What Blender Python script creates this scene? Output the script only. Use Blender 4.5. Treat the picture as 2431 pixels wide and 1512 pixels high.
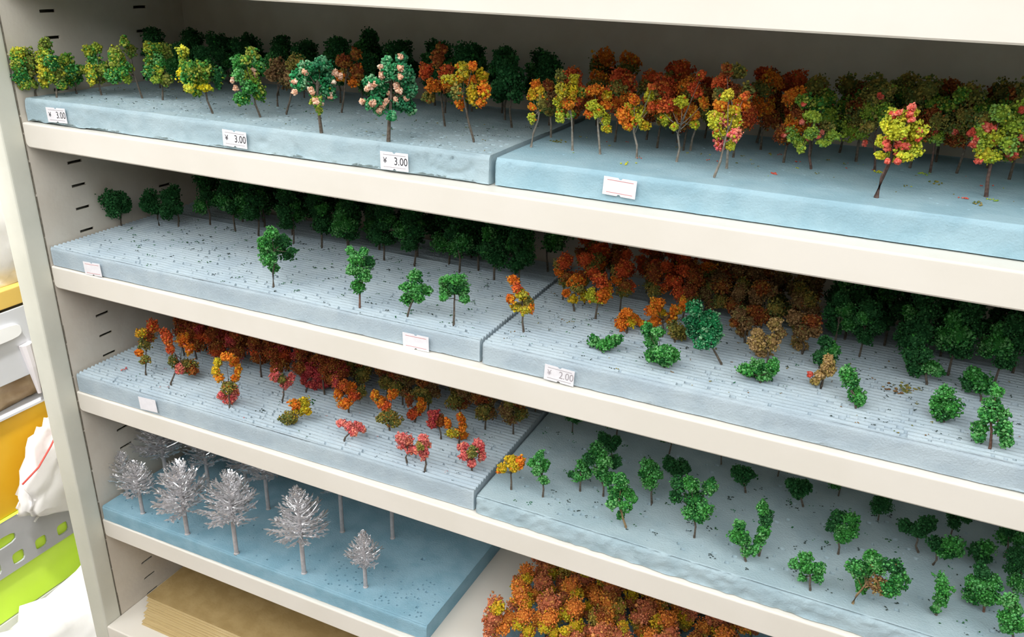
import bpy, bmesh, math, random
import numpy as np
from mathutils import Vector, Matrix

for o in list(bpy.data.objects):
    bpy.data.objects.remove(o)
scene = bpy.context.scene
COL = scene.collection
U = 0.021            # one pitch of the cabinet's shelf slots, in metres; all lengths below are in pitches

# ------------------------------------------------------------------ camera
def camera():
    yaw, pitch, roll, fpx = -0.42469, 0.40711, 0.03064, 1976.13
    f = Vector((math.sin(yaw)*math.cos(pitch), math.cos(yaw)*math.cos(pitch), -math.sin(pitch)))
    r0 = Vector((math.cos(yaw), -math.sin(yaw), 0)); u0 = r0.cross(f)
    r = math.cos(roll)*r0 + math.sin(roll)*u0; u = r.cross(f)
    cd = bpy.data.cameras.new('camera'); c = bpy.data.objects.new('camera', cd); COL.objects.link(c)
    m = Matrix((r, u, -f)).transposed().to_4x4()
    m.translation = Vector((31.3712, -21.9489, 1.3036))*U
    c.matrix_world = m
    cd.sensor_fit = 'HORIZONTAL'; cd.sensor_width = 36.0; cd.lens = fpx/2431*36.0
    cd.clip_start = 0.01; cd.clip_end = 50
    scene.camera = c
camera()

# ------------------------------------------------------------------ light
world = bpy.data.worlds.new('world'); scene.world = world; world.use_nodes = True
bg = world.node_tree.nodes['Background']
bg.inputs[0].default_value = (0.965, 0.985, 1.0, 1); bg.inputs[1].default_value = 2.1

def area(name, loc, target, sx, sy, watts, col):
    l = bpy.data.lights.new(name, 'AREA'); l.shape = 'RECTANGLE'; l.size = sx*U; l.size_y = sy*U
    l.energy = watts; l.color = col
    o = bpy.data.objects.new(name, l); COL.objects.link(o)
    o.location = Vector(loc)*U
    o.rotation_euler = (Vector(target)-Vector(loc)).to_track_quat('-Z', 'Y').to_euler()
    return o
area('ceiling_tube_lamp', (-14, -54, 64), (12, 2, -14), 120, 26, 8, (1.0, 0.955, 0.90))
area('right_fill_light', (64, -50, 66), (-6, 0, -22), 60, 40, 4, (0.96, 0.98, 1.0))  # added fill from the right, brightens the left rack
sp = bpy.data.lights.new('rack_fill_spot', 'SPOT'); sp.energy = 75; sp.spot_size = math.radians(13); sp.spot_blend = 0.6; sp.shadow_soft_size = 0.05  # added spot, put in only to brighten the left rack
so = bpy.data.objects.new('rack_fill_spot', sp); COL.objects.link(so); so.location = Vector((4, -16, 40))*U
so.rotation_euler = (Vector((-8.5, 1.5, -24))-Vector((4, -16, 40))).to_track_quat('-Z', 'Y').to_euler()
vs = scene.view_settings
vs.view_transform = 'Standard'; vs.look = 'None'; vs.gamma = 1.0; vs.use_curve_mapping = False
vs.exposure = 0.5

# ------------------------------------------------------------------ materials
MATS = {}
def _ramp(nt, fac, stops):
    r = nt.nodes.new('ShaderNodeValToRGB'); nt.links.new(fac, r.inputs[0])
    e = r.color_ramp.elements
    while len(e) < len(stops): e.new(0.5)
    for i, (pos, c) in enumerate(stops):
        e[i].position = pos; e[i].color = (*c, 1)
    return r.outputs[0]
def mat(name, c1, c2=None, scale=60, rough=0.7, bump=0.0, bscale=400, metallic=0.0, detail=4, lo=0.4, hi=0.6, attr=None, spec=0.3, trans=0.0, alpha=1.0, stretch=None):
    if name in MATS: return MATS[name]
    m = bpy.data.materials.new(name); m.use_nodes = True; nt = m.node_tree
    b = nt.nodes['Principled BSDF']
    b.inputs['Roughness'].default_value = rough; b.inputs['Metallic'].default_value = metallic
    b.inputs['Specular IOR Level'].default_value = spec
    if trans: b.inputs['Transmission Weight'].default_value = trans
    b.inputs['Alpha'].default_value = alpha
    tc = nt.nodes.new('ShaderNodeTexCoord'); src = tc.outputs['Object']
    if stretch:
        mp = nt.nodes.new('ShaderNodeMapping'); mp.inputs['Scale'].default_value = stretch
        nt.links.new(src, mp.inputs[0]); src = mp.outputs[0]
    if attr:
        a = nt.nodes.new('ShaderNodeAttribute'); a.attribute_name = attr
        nt.links.new(a.outputs['Color'], b.inputs['Base Color'])
    elif c2 is None:
        b.inputs['Base Color'].default_value = (*c1, 1)
    else:
        n = nt.nodes.new('ShaderNodeTexNoise'); n.inputs['Scale'].default_value = scale; n.inputs['Detail'].default_value = detail
        nt.links.new(src, n.inputs['Vector'])
        nt.links.new(_ramp(nt, n.outputs['Fac'], [(lo, c1), (hi, c2)]), b.inputs['Base Color'])
    if bump:
        n2 = nt.nodes.new('ShaderNodeTexNoise'); n2.inputs['Scale'].default_value = bscale; n2.inputs['Detail'].default_value = 5
        nt.links.new(src, n2.inputs['Vector'])
        bp = nt.nodes.new('ShaderNodeBump'); bp.inputs['Strength'].default_value = bump; bp.inputs['Distance'].default_value = 0.0015
        nt.links.new(n2.outputs['Fac'], bp.inputs['Height']); nt.links.new(bp.outputs[0], b.inputs['Normal'])
    MATS[name] = m
    return m
PAINT = mat('cream_enamel', (0.81, 0.765, 0.68), (0.84, 0.795, 0.715), 14, 0.42, 0.06, 90, spec=0.4)
PANEL = mat('greige_panel_paint', (0.66, 0.60, 0.51), (0.71, 0.655, 0.565), 26, 0.6, 0.12, 260)
POST = mat('grey_cream_post_paint', (0.66, 0.66, 0.57), (0.72, 0.715, 0.62), 20, 0.5, 0.1, 200)
SEAM = mat('dark_seam', (0.16, 0.14, 0.11), (0.25, 0.22, 0.17), 200, 0.8)
FOAM = mat('blue_grey_foam', (0.31, 0.485, 0.565), (0.37, 0.545, 0.62), 40, 0.85, 0.35, 700, spec=0.1)
FOAMP = mat('pale_blue_grey_foam', (0.37, 0.49, 0.54), (0.43, 0.55, 0.595), 40, 0.85, 0.35, 700, spec=0.1)
FOAMV = mat('pale_violet_foam', (0.42, 0.51, 0.57), (0.48, 0.57, 0.62), 40, 0.85, 0.35, 700, spec=0.1)
FOAMB = mat('strong_blue_foam', (0.235, 0.42, 0.52), (0.29, 0.48, 0.58), 50, 0.85, 0.35, 700, spec=0.1)
FLOCK = mat('flock_foliage', (0, 0, 0), attr='flock_colour', rough=0.85, spec=0.12)
BARK = {'n': mat('grey_brown_bark', (0.10, 0.08, 0.06), (0.17, 0.14, 0.11), 600, 0.8, 0.4, 900),
        'd': mat('dark_brown_bark', (0.09, 0.055, 0.045), (0.16, 0.10, 0.08), 600, 0.8, 0.4, 900),
        'r': mat('reddish_bark', (0.16, 0.08, 0.055), (0.25, 0.14, 0.10), 600, 0.8, 0.4, 900),
        't': mat('tan_bark', (0.26, 0.17, 0.08), (0.36, 0.25, 0.13), 600, 0.8, 0.4, 900),
        'w': mat('pale_grey_bark', (0.22, 0.19, 0.15), (0.34, 0.30, 0.25), 500, 0.8, 0.4, 900)}
SILVER_M = mat('silver_paint', (0.74, 0.73, 0.74), (0.90, 0.89, 0.90), 300, 0.2, metallic=0.75, spec=0.7)
SILVER_T = mat('grey_plastic_trunk', (0.46, 0.43, 0.43), (0.56, 0.53, 0.53), 300, 0.5, spec=0.4)
PAPER = mat('white_label_paper', (0.86, 0.84, 0.87), (0.90, 0.88, 0.91), 200, 0.6)
INK = mat('grey_black_ink', (0.03, 0.03, 0.035))
INKF = mat('faded_ink', (0.42, 0.38, 0.40))
REDINK = mat('red_line_ink', (0.62, 0.25, 0.25))
WOOD = mat('pale_wood_sheet', (0.56, 0.42, 0.20), (0.66, 0.52, 0.28), 30, 0.7, 0.2, 300, stretch=(0.25, 3, 3))
WOOD_SHADED = mat('shaded_wood_sheet', (0.36, 0.25, 0.10), (0.42, 0.30, 0.13), 60, 0.8, 0.2, 400)  # darker wood: shadow on top of the stack put into the colour

# ------------------------------------------------------------------ mesh helpers (coordinates in pitches)
def mesh_np(name, V, F, smooth=False, colour=None):
    V = np.asarray(V, float)*U
    me = bpy.data.meshes.new(name)
    if isinstance(F, np.ndarray):
        n, k = F.shape
        me.vertices.add(len(V)); me.vertices.foreach_set('co', V.ravel())
        me.loops.add(n*k); me.loops.foreach_set('vertex_index', F.ravel().astype(np.int32))
        me.polygons.add(n); me.polygons.foreach_set('loop_start', np.arange(0, n*k, k, dtype=np.int32))
        me.update(calc_edges=True); me.validate()
    else:
        me.from_pydata([tuple(v) for v in V], [], F); me.update()
    if smooth: me.polygons.foreach_set('use_smooth', np.ones(len(me.polygons), bool))
    if colour is not None:
        a = me.color_attributes.new('flock_colour', 'FLOAT_COLOR', 'POINT')
        c = np.ones((len(V), 4)); c[:, :3] = colour
        a.data.foreach_set('color', c.ravel())
    return me
def link(name, me, material, parent=None, loc=None):
    o = bpy.data.objects.new(name, me); COL.objects.link(o)
    if material is not None and not me.materials: me.materials.append(material)
    if parent is not None: o.parent = parent
    if loc is not None: o.location = Vector(loc)*U
    return o
def empty(name, loc):
    o = bpy.data.objects.new(name, None); COL.objects.link(o); o.location = Vector(loc)*U; o.empty_display_size = 0.01
    return o
def tag(o, label, cat, group=None):
    o['label'] = label; o['category'] = cat
    if group: o['group'] = group
    return o
class MB:
    def __init__(s): s.v = []; s.f = []
    def add(s, v, f):
        n = len(s.v); s.v += [tuple(a) for a in v]; s.f += [tuple(i+n for i in q) for q in f]; return s
    def box(s, x0, x1, y0, y1, z0, z1):
        v = [(x, y, z) for x in (x0, x1) for y in (y0, y1) for z in (z0, z1)]
        return s.add(v, [(0, 1, 3, 2), (4, 6, 7, 5), (0, 4, 5, 1), (2, 3, 7, 6), (0, 2, 6, 4), (1, 5, 7, 3)])
    def tube(s, pts, radii, n=6):
        pts = [Vector(p) for p in pts]; v = []; f = []
        for i, p in enumerate(pts):
            d = (pts[min(i+1, len(pts)-1)]-pts[max(i-1, 0)]).normalized()
            a = d.orthogonal().normalized() if abs(d.z) > .99 else d.cross(Vector((0, 0, 1))).normalized()
            b = d.cross(a)
            for k in range(n):
                t = 2*math.pi*k/n; v.append(p+(a*math.cos(t)+b*math.sin(t))*radii[i])
        for i in range(len(pts)-1):
            for k in range(n):
                f.append((i*n+k, i*n+(k+1) % n, (i+1)*n+(k+1) % n, (i+1)*n+k))
        f.append(tuple(range(n))[::-1]); f.append(tuple(range((len(pts)-1)*n, len(pts)*n)))
        return s.add(v, f)
    def mesh(s, name, smooth=False, bevel=0.0, seg=2):
        me = bpy.data.meshes.new(name); me.from_pydata([tuple(c*U for c in v) for v in s.v], [], s.f)
        bm = bmesh.new(); bm.from_mesh(me); bmesh.ops.recalc_face_normals(bm, faces=bm.faces)
        if bevel: bmesh.ops.bevel(bm, geom=bm.edges[:], offset=bevel*U, segments=seg, affect='EDGES', profile=0.6)
        bm.to_mesh(me); bm.free()
        if smooth: me.polygons.foreach_set('use_smooth', np.ones(len(me.polygons), bool))
        return me

# ------------------------------------------------------------------ measured stock on the shelves
# TREES: foam, label, foot (x,y,z), trunk top, bark, kind, trunk weight, clumps (dx,dy,dz,radius,half height,colour), blossom tufts
TREES = [
 ('F1L','yellow-green model tree pressed against the side panel,first on the top left foam',[0.07,0.75,-4.2],[0.03,0.04,0.61],'n',None,1.0,[[0.21,-0.54,1.66,0.22,0.27,'y'],[0.22,-0.68,1.25,0.23,0.32,'l'],[0.28,-0.6,0.86,0.28,0.35,'g'],[0.24,-0.16,1.29,0.25,0.47,'v'],[0.28,-0.49,0.53,0.28,0.2,'l'],[0.12,-0.05,0.5,0.13,0.18,'v'],[0.14,-0.6,1.47,0.15,0.2,'g']],[]),
 ('F1L','yellow-green tree with bright yellow left flank,second from side panel,top row',[1.06,0.93,-4.2],[0.08,0.11,1.15],'n',None,1.0,[[-0.04,-0.1,1.71,0.2,0.2,'l'],[-0.42,-0.06,1.47,0.2,0.23,'y'],[-0.26,-0.16,1.07,0.22,0.27,'y'],[-0.45,-0.07,0.61,0.18,0.32,'y'],[0.28,-0.17,1.38,0.25,0.28,'g'],[0.16,0.17,0.96,0.18,0.3,'v'],[0.22,0.13,0.44,0.2,0.15,'l'],[-0.06,-0.02,2.01,0.23,0.23,'v'],[-0.08,-0.0,0.83,0.2,0.27,'l']],[]),
 ('F1L','low light-green model tree third from the side panel on top row',[0.77,2.08,-4.2],[-0.0,-0.0,0.53],'n',None,1.0,[[0.16,-0.37,1.39,0.22,0.24,'l'],[0.1,-0.22,0.97,0.33,0.33,'g'],[0.22,0.18,0.94,0.27,0.22,'l'],[-0.28,0.13,0.5,0.31,0.24,'g'],[-0.34,-0.13,0.88,0.17,0.21,'l'],[-0.0,-0.37,1.22,0.14,0.17,'y']],[]),
 ('F1L','narrow yellow-flecked green tree fourth from the side panel on top row',[1.88,2.33,-4.2],[0.01,0.01,0.59],'n',None,1.0,[[-0.23,-0.03,1.68,0.2,0.24,'y'],[0.26,-0.06,1.83,0.22,0.17,'l'],[-0.09,0.02,1.32,0.24,0.31,'g'],[0.27,0.07,1.02,0.24,0.24,'l'],[0.09,-0.37,0.83,0.2,0.37,'y'],[-0.21,0.13,0.65,0.24,0.2,'v']],[]),
 ('F1L','pointed yellow-green model tree fifth from the side panel on top row',[3.8,2.63,-4.2],[-0.15,-0.17,1.2],'n',None,1.0,[[-0.07,-0.41,2.17,0.15,0.2,'l'],[-0.33,-0.66,1.7,0.25,0.29,'l'],[-0.63,-0.15,1.45,0.15,0.24,'y'],[-0.27,0.01,1.81,0.18,0.25,'v'],[-0.26,-0.54,1.15,0.29,0.29,'g'],[-0.81,-0.55,0.87,0.27,0.25,'g'],[-0.31,-0.31,0.8,0.17,0.2,'l'],[-0.3,-0.17,1.19,0.17,0.17,'y'],[-0.43,-0.74,1.39,0.2,0.24,'l']],[]),
 ('F1L','olive-yellow bushy model tree sixth from the side panel on top row',[4.73,2.78,-4.2],[0.12,0.13,1.09],'n',None,1.0,[[-0.32,0.01,1.99,0.25,0.2,'y'],[-0.05,0.15,1.9,0.28,0.25,'l'],[0.08,0.43,1.78,0.22,0.28,'v'],[-0.32,0.03,1.54,0.22,0.27,'l'],[0.17,-0.03,1.46,0.23,0.23,'g'],[-0.14,-0.27,1.08,0.23,0.27,'g'],[0.19,-0.15,1.16,0.15,0.17,'y'],[0.29,0.04,0.83,0.22,0.27,'v'],[0.16,-0.3,0.82,0.17,0.13,'l']],[]),
 ('F1L','spreading green tree with bright yellow clumps,left of the tall green tree,top shelf',[8.43,1.58,-4.2],[-0.25,-0.24,1.42],'n',None,1.0,[[-0.4,-0.68,2.21,0.17,0.2,'y'],[-0.62,-0.44,1.85,0.19,0.25,'l'],[0.02,-0.84,1.69,0.22,0.28,'l'],[-0.78,-0.53,1.41,0.15,0.25,'Y'],[-0.33,-0.6,1.24,0.26,0.28,'g'],[0.03,-0.3,1.6,0.28,0.25,'l'],[-0.12,0.28,1.34,0.2,0.22,'v'],[-0.2,-0.23,1.21,0.28,0.28,'l'],[0.02,-0.28,0.98,0.22,0.12,'Y'],[-0.33,-0.36,0.84,0.19,0.17,'l'],[0.19,0.26,1.3,0.22,0.34,'G'],[-0.13,-0.88,0.99,0.15,0.15,'y']],[]),
 ('F1L','tall green tree with a few peach flecks,left of the brown tree,top row',[10.34,1.93,-4.2],[-0.2,-0.18,1.46],'n',None,1.0,[[-0.62,-0.23,1.87,0.21,0.26,'g'],[-0.0,-0.5,2.05,0.18,0.18,'l'],[-0.17,0.1,2.19,0.2,0.23,'l'],[-0.07,0.2,1.8,0.23,0.29,'g'],[-0.29,-0.61,1.53,0.2,0.29,'g'],[-0.27,0.05,1.32,0.3,0.34,'l'],[-0.37,-0.45,0.68,0.29,0.23,'g'],[-0.02,0.04,0.87,0.24,0.34,'l'],[0.05,-0.48,1.08,0.24,0.24,'g']],[[-0.53,-0.63,1.31,0.076],[-0.48,-0.59,1.05,0.091],[0.01,-0.16,1.69,0.061],[0.05,-0.12,1.51,0.061]]),
 ('F1L','small brown model tree standing behind the two blossom trees',[9.31,4.13,-4.2],[0.1,0.08,1.39],'n',None,1.0,[[0.31,-0.15,1.58,0.33,0.26,'b'],[-0.02,-0.22,1.18,0.21,0.23,'b'],[0.17,0.44,1.0,0.31,0.36,'b'],[0.27,-0.05,1.21,0.26,0.26,'b']],[]),
 ('F1L','dark olive tree with a left-leaning stem just behind the left blossom tree',[10.71,2.92,-4.2],[0.32,0.26,1.53],'n',None,1.0,[[0.27,0.41,1.81,0.31,0.28,'v'],[0.41,0.57,1.44,0.31,0.31,'v'],[0.07,0.31,1.29,0.23,0.28,'b']],[]),
 ('F1L','green model tree dotted with peach blossom,thick brown trunk,left of the pair',[13.94,0.73,-4.2],[-0.03,-0.03,1.73],'n',None,1.5,[[-0.51,-0.47,1.87,0.18,0.18,'e'],[-0.21,-0.34,2.08,0.29,0.24,'e'],[0.06,0.08,2.19,0.34,0.24,'E'],[-0.29,0.16,1.76,0.38,0.28,'e'],[-0.31,-0.59,1.61,0.25,0.21,'e'],[0.17,0.39,1.77,0.21,0.28,'E'],[-0.04,0.35,1.39,0.28,0.24,'e'],[-0.37,0.22,1.34,0.22,0.2,'e'],[0.25,-0.46,1.1,0.2,0.17,'l'],[0.11,0.5,1.2,0.14,0.2,'e'],[0.25,-0.37,0.83,0.11,0.1,'l']],[[-0.2,-0.37,2.0,0.084],[0.55,0.2,1.96,0.098],[0.67,0.3,1.87,0.084],[-0.09,-0.29,1.45,0.098],[0.4,0.09,1.26,0.098],[0.04,-0.19,1.06,0.098],[0.12,-0.12,1.03,0.084],[-0.46,-0.58,1.69,0.07],[-0.49,-0.6,1.38,0.07],[-0.06,-0.27,1.35,0.07],[0.49,0.16,1.69,0.056]]),
 ('F1L','dull orange-brown model tree between the two blossom trees',[12.15,4.36,-4.2],[0.28,0.2,1.66],'n',None,1.0,[[0.18,0.02,1.86,0.27,0.25,'k'],[0.47,0.42,2.1,0.22,0.22,'k'],[0.13,0.45,1.4,0.32,0.29,'v'],[0.59,0.34,1.55,0.24,0.37,'k'],[-0.05,0.21,1.33,0.21,0.22,'o'],[0.37,0.31,1.13,0.22,0.16,'o']],[]),
 ('F1L','largest green model tree with many peach blossoms,dark trunk,above the third price tag',[16.54,0.77,-4.2],[0.14,0.09,1.93],'n',None,1.6,[[0.13,-0.16,2.55,0.15,0.14,'e'],[0.52,0.12,2.59,0.18,0.15,'E'],[0.34,-0.22,2.3,0.3,0.24,'e'],[0.68,-0.04,2.18,0.28,0.3,'E'],[-0.25,-0.39,1.89,0.27,0.18,'e'],[-0.25,0.06,1.65,0.37,0.3,'e'],[0.0,0.66,1.67,0.35,0.3,'e'],[0.74,0.22,1.69,0.23,0.27,'E'],[-0.24,-0.45,1.26,0.27,0.19,'e'],[-0.28,0.46,1.2,0.35,0.24,'e'],[0.38,0.29,1.19,0.35,0.27,'E'],[-0.17,-0.21,1.01,0.19,0.14,'e'],[0.27,-0.18,0.87,0.14,0.15,'e'],[0.58,0.45,0.99,0.16,0.16,'e']],[[-0.03,-0.23,2.33,0.095],[-0.0,-0.21,2.08,0.095],[-0.31,-0.42,1.76,0.108],[0.34,0.01,1.79,0.095],[0.42,0.06,1.63,0.095],[0.46,0.09,2.28,0.095],[0.45,0.08,2.05,0.081],[-0.53,-0.56,1.3,0.081],[-0.28,-0.39,1.25,0.122],[0.33,0.0,1.34,0.081],[-0.03,-0.23,1.19,0.122],[-0.12,-0.29,1.02,0.095],[0.6,0.18,1.38,0.081],[0.17,-0.1,1.55,0.081],[0.07,-0.16,1.32,0.081],[0.48,0.1,2.64,0.081],[-0.4,-0.48,1.67,0.068],[-0.2,-0.35,1.83,0.068]]),
 ('F1L','dull red-orange model tree behind the yellow one near the foam seam',[16.73,4.14,-4.2],[-0.2,-0.11,1.73],'n',None,1.0,[[-0.66,-0.18,1.89,0.25,0.3,'r'],[-0.18,-0.14,2.3,0.22,0.33,'k'],[0.06,-0.03,1.86,0.27,0.33,'r'],[-0.15,-0.5,1.42,0.3,0.22,'o'],[-0.61,-0.0,0.94,0.25,0.18,'v'],[0.25,-0.16,1.42,0.21,0.24,'k'],[-0.09,-0.06,2.64,0.18,0.18,'k']],[]),
 ('F1L','yellow model tree with orange edges,slanting grey stem,nearest the seam of top left foam',[18.86,2.27,-4.2],[-0.41,-0.21,1.89],'n',None,1.0,[[-0.43,0.2,2.3,0.3,0.15,'y'],[0.13,-0.39,2.43,0.12,0.11,'o'],[-0.7,-0.15,1.92,0.34,0.18,'y'],[-0.86,-0.2,1.78,0.14,0.11,'o'],[-0.2,0.06,1.94,0.18,0.17,'o'],[0.11,0.32,2.0,0.23,0.26,'y'],[-0.31,-0.59,1.61,0.23,0.23,'v'],[-0.04,-0.1,1.51,0.21,0.34,'y'],[0.39,-0.07,1.7,0.18,0.26,'o'],[-0.55,0.13,1.17,0.14,0.18,'o'],[0.25,-0.08,1.29,0.14,0.14,'o'],[-0.29,-0.21,2.09,0.22,0.17,'y']],[]),
 ('F1L','dark green model tree in the shade just left of the top foam seam',[18.83,5.25,-4.2],[-0.11,-0.05,1.64],'n',None,1.0,[[-0.38,0.15,2.17,0.39,0.3,'G'],[-0.13,0.16,1.69,0.45,0.36,'G'],[-0.47,0.02,1.46,0.33,0.33,'G'],[0.11,0.03,1.22,0.3,0.3,'G'],[-0.18,-0.09,1.92,0.36,0.36,'G']],[]),
 ('F1R','slim orange and yellow tree with a slanted pale stem,first right of the top seam',[20.7,2.73,-4.25],[0.21,0.09,1.34],'n',None,1.0,[[0.04,0.12,1.97,0.15,0.18,'o'],[-0.03,-0.02,1.66,0.15,0.2,'y'],[0.27,0.05,1.48,0.16,0.31,'v'],[-0.0,-0.04,1.27,0.12,0.12,'o'],[0.03,-0.13,0.96,0.12,0.16,'Y'],[0.22,0.05,1.76,0.12,0.16,'y']],[]),
 ('F1R','brown-orange tree standing behind the slim one just right of the top seam',[20.63,4.57,-4.25],[-0.05,-0.02,1.22],'n',None,1.0,[[-0.2,0.06,1.68,0.2,0.2,'k'],[-0.07,0.1,1.28,0.23,0.32,'b'],[-0.11,-0.01,0.91,0.2,0.2,'v']],[]),
 ('F1R','yellow-orange tree with straight grey stem,second right of the top seam',[22.04,2.98,-4.25],[-0.19,-0.07,1.55],'n',None,1.0,[[-0.47,-0.18,2.26,0.19,0.2,'v'],[-0.04,-0.13,2.2,0.15,0.19,'y'],[-0.3,-0.39,1.89,0.2,0.2,'y'],[-0.05,-0.19,1.83,0.19,0.22,'y'],[0.1,0.15,1.8,0.15,0.17,'l'],[-0.53,0.01,1.48,0.17,0.15,'Y'],[-0.15,-0.16,1.48,0.23,0.17,'o'],[0.03,0.17,1.54,0.13,0.13,'r'],[-0.47,-0.01,1.06,0.17,0.19,'Y'],[-0.16,0.08,1.11,0.16,0.11,'l']],[]),
 ('F1R','orange-topped yellow tree with a drooping right branch,third right of the top seam',[22.97,2.98,-4.25],[-0.16,-0.05,1.44],'n',None,1.0,[[-0.32,-0.01,1.95,0.28,0.17,'o'],[0.02,0.15,1.75,0.15,0.19,'y'],[-0.32,-0.17,1.5,0.2,0.15,'Y'],[0.06,0.13,1.5,0.2,0.17,'o'],[-0.37,-0.2,1.23,0.16,0.11,'o'],[-0.15,-0.06,1.31,0.21,0.2,'Y'],[0.02,0.16,1.03,0.16,0.2,'Y'],[0.12,0.14,0.77,0.15,0.12,'y']],[]),
 ('F1R','low-crowned orange and lime tree,fourth right of the top seam,above the blank tag',[24.16,3.02,-4.25],[-0.18,-0.05,1.23],'n',None,1.0,[[-0.18,-0.23,1.79,0.18,0.17,'o'],[0.09,0.37,1.85,0.14,0.24,'Y'],[-0.37,0.01,1.5,0.2,0.22,'Y'],[0.26,0.13,1.56,0.13,0.17,'r'],[-0.44,-0.33,1.29,0.21,0.29,'o'],[-0.11,0.01,1.18,0.25,0.25,'Y'],[-0.28,-0.26,1.0,0.17,0.12,'o'],[0.1,0.18,0.97,0.18,0.14,'y'],[0.26,0.05,2.16,0.1,0.09,'r'],[-0.02,0.27,1.39,0.16,0.16,'y']],[]),
 ('F1R','forked red-orange tree with two arms and pale stem,fifth right of the top seam',[25.38,3.17,-4.25],[0.02,0.0,1.28],'n',None,1.0,[[0.41,0.23,2.57,0.12,0.14,'r'],[0.23,0.39,2.14,0.22,0.23,'r'],[0.03,-0.18,1.83,0.21,0.15,'Y'],[-0.4,0.06,1.69,0.28,0.23,'r'],[0.55,0.31,1.78,0.13,0.21,'o'],[-0.52,0.17,1.26,0.19,0.17,'Y'],[-0.14,-0.21,1.08,0.1,0.1,'Y'],[0.3,0.45,1.43,0.14,0.19,'o'],[0.3,0.49,1.09,0.14,0.1,'Y'],[-0.67,-0.07,1.56,0.1,0.1,'r'],[-0.32,0.5,1.46,0.15,0.15,'o']],[]),
 ('F1R','brownish orange tree half hidden behind the forked red-orange tree',[25.33,5.08,-4.25],[0.08,0.02,1.19],'n',None,1.0,[[0.13,0.26,1.76,0.19,0.3,'k'],[0.29,0.07,1.27,0.16,0.25,'v'],[-0.22,-0.04,2.09,0.22,0.22,'k']],[]),
 ('F1R','dense pink,orange and yellow tapering crown on a leaning stem,right of the forked tree',[26.85,1.71,-4.25],[0.22,0.04,1.48],'n',None,1.0,[[0.15,-0.25,2.36,0.16,0.16,'Y'],[-0.07,0.25,1.97,0.23,0.16,'o'],[0.43,0.36,2.03,0.23,0.18,'o'],[-0.17,-0.04,1.63,0.23,0.23,'Y'],[0.01,0.15,1.58,0.18,0.2,'p'],[0.3,0.24,1.63,0.25,0.29,'Y'],[0.05,0.19,1.23,0.25,0.18,'Y'],[0.46,-0.17,1.31,0.16,0.16,'p'],[0.02,0.21,0.93,0.18,0.16,'p'],[0.33,0.13,0.95,0.13,0.14,'Y'],[0.52,0.17,2.31,0.12,0.12,'r'],[0.34,0.0,1.93,0.17,0.14,'y']],[]),
 ('F1R','taller rusty orange tree right behind the pink and yellow tapering crown',[26.91,3.15,-4.25],[-0.09,-0.02,1.97],'n',None,1.0,[[-0.51,-0.0,2.5,0.25,0.2,'r'],[-0.09,0.19,2.75,0.25,0.2,'v'],[-0.19,0.08,2.24,0.33,0.2,'k'],[0.26,0.11,2.2,0.18,0.28,'v'],[-0.44,-0.37,2.16,0.18,0.18,'v'],[-0.3,-0.34,2.86,0.2,0.18,'k']],[]),
 ('F1R','olive-lime tree with tiny red dots and two low side clumps on the top right foam',[29.18,4.43,-4.25],[-0.22,-0.02,1.26],'d',None,1.0,[[-0.48,-0.1,1.95,0.24,0.22,'l'],[-0.14,0.15,1.86,0.2,0.18,'l'],[-0.17,-0.33,1.62,0.25,0.19,'L'],[-0.71,0.04,0.98,0.22,0.24,'L'],[-0.44,0.09,0.79,0.23,0.17,'L'],[-0.13,-0.52,1.17,0.22,0.17,'L'],[0.27,-0.0,1.27,0.24,0.17,'v'],[0.43,-0.13,1.1,0.22,0.17,'L'],[0.26,-0.41,0.89,0.18,0.1,'L'],[-0.33,-0.39,0.64,0.13,0.1,'L']],[[-0.48,-0.21,1.9,0.051],[-0.45,-0.21,1.39,0.064],[-0.9,-0.25,0.96,0.051],[0.07,-0.17,1.03,0.051],[0.14,-0.16,1.15,0.051],[-0.19,-0.19,0.92,0.051]]),
 ('F1R','bright lime tree full of pink flecks on a thick leaning stem,nearest the shelf edge',[31.15,1.81,-4.25],[0.21,0.0,1.59],'d',None,1.6,[[0.14,-0.16,2.19,0.3,0.19,'Y'],[0.42,-0.23,2.3,0.13,0.16,'Y'],[-0.07,-0.23,1.92,0.19,0.16,'Y'],[0.16,-0.41,1.88,0.33,0.26,'Y'],[0.62,-0.01,1.79,0.26,0.28,'Y'],[-0.07,-0.08,1.48,0.21,0.15,'Y'],[0.34,0.1,1.42,0.3,0.24,'Y'],[0.65,0.06,1.36,0.22,0.21,'Y'],[-0.11,-0.1,1.13,0.13,0.1,'Y'],[0.25,0.35,1.06,0.22,0.12,'Y'],[0.49,-0.42,1.24,0.18,0.11,'Y']],[[0.39,-0.14,2.42,0.09],[0.09,-0.14,2.24,0.09],[0.01,-0.14,2.21,0.078],[0.38,-0.14,2.24,0.078],[-0.03,-0.14,1.82,0.056],[0.34,-0.14,1.71,0.078],[-0.03,-0.14,1.48,0.09],[0.03,-0.14,1.35,0.078],[0.26,-0.14,1.49,0.09],[0.4,-0.14,1.44,0.078],[0.3,-0.14,1.23,0.067],[0.32,-0.14,1.04,0.067],[0.09,-0.14,1.03,0.067],[0.69,-0.13,1.66,0.056],[0.49,-0.13,1.43,0.067],[-0.01,-0.14,1.59,0.056],[0.68,-0.13,1.85,0.045],[0.44,-0.14,2.11,0.067]]),
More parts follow.
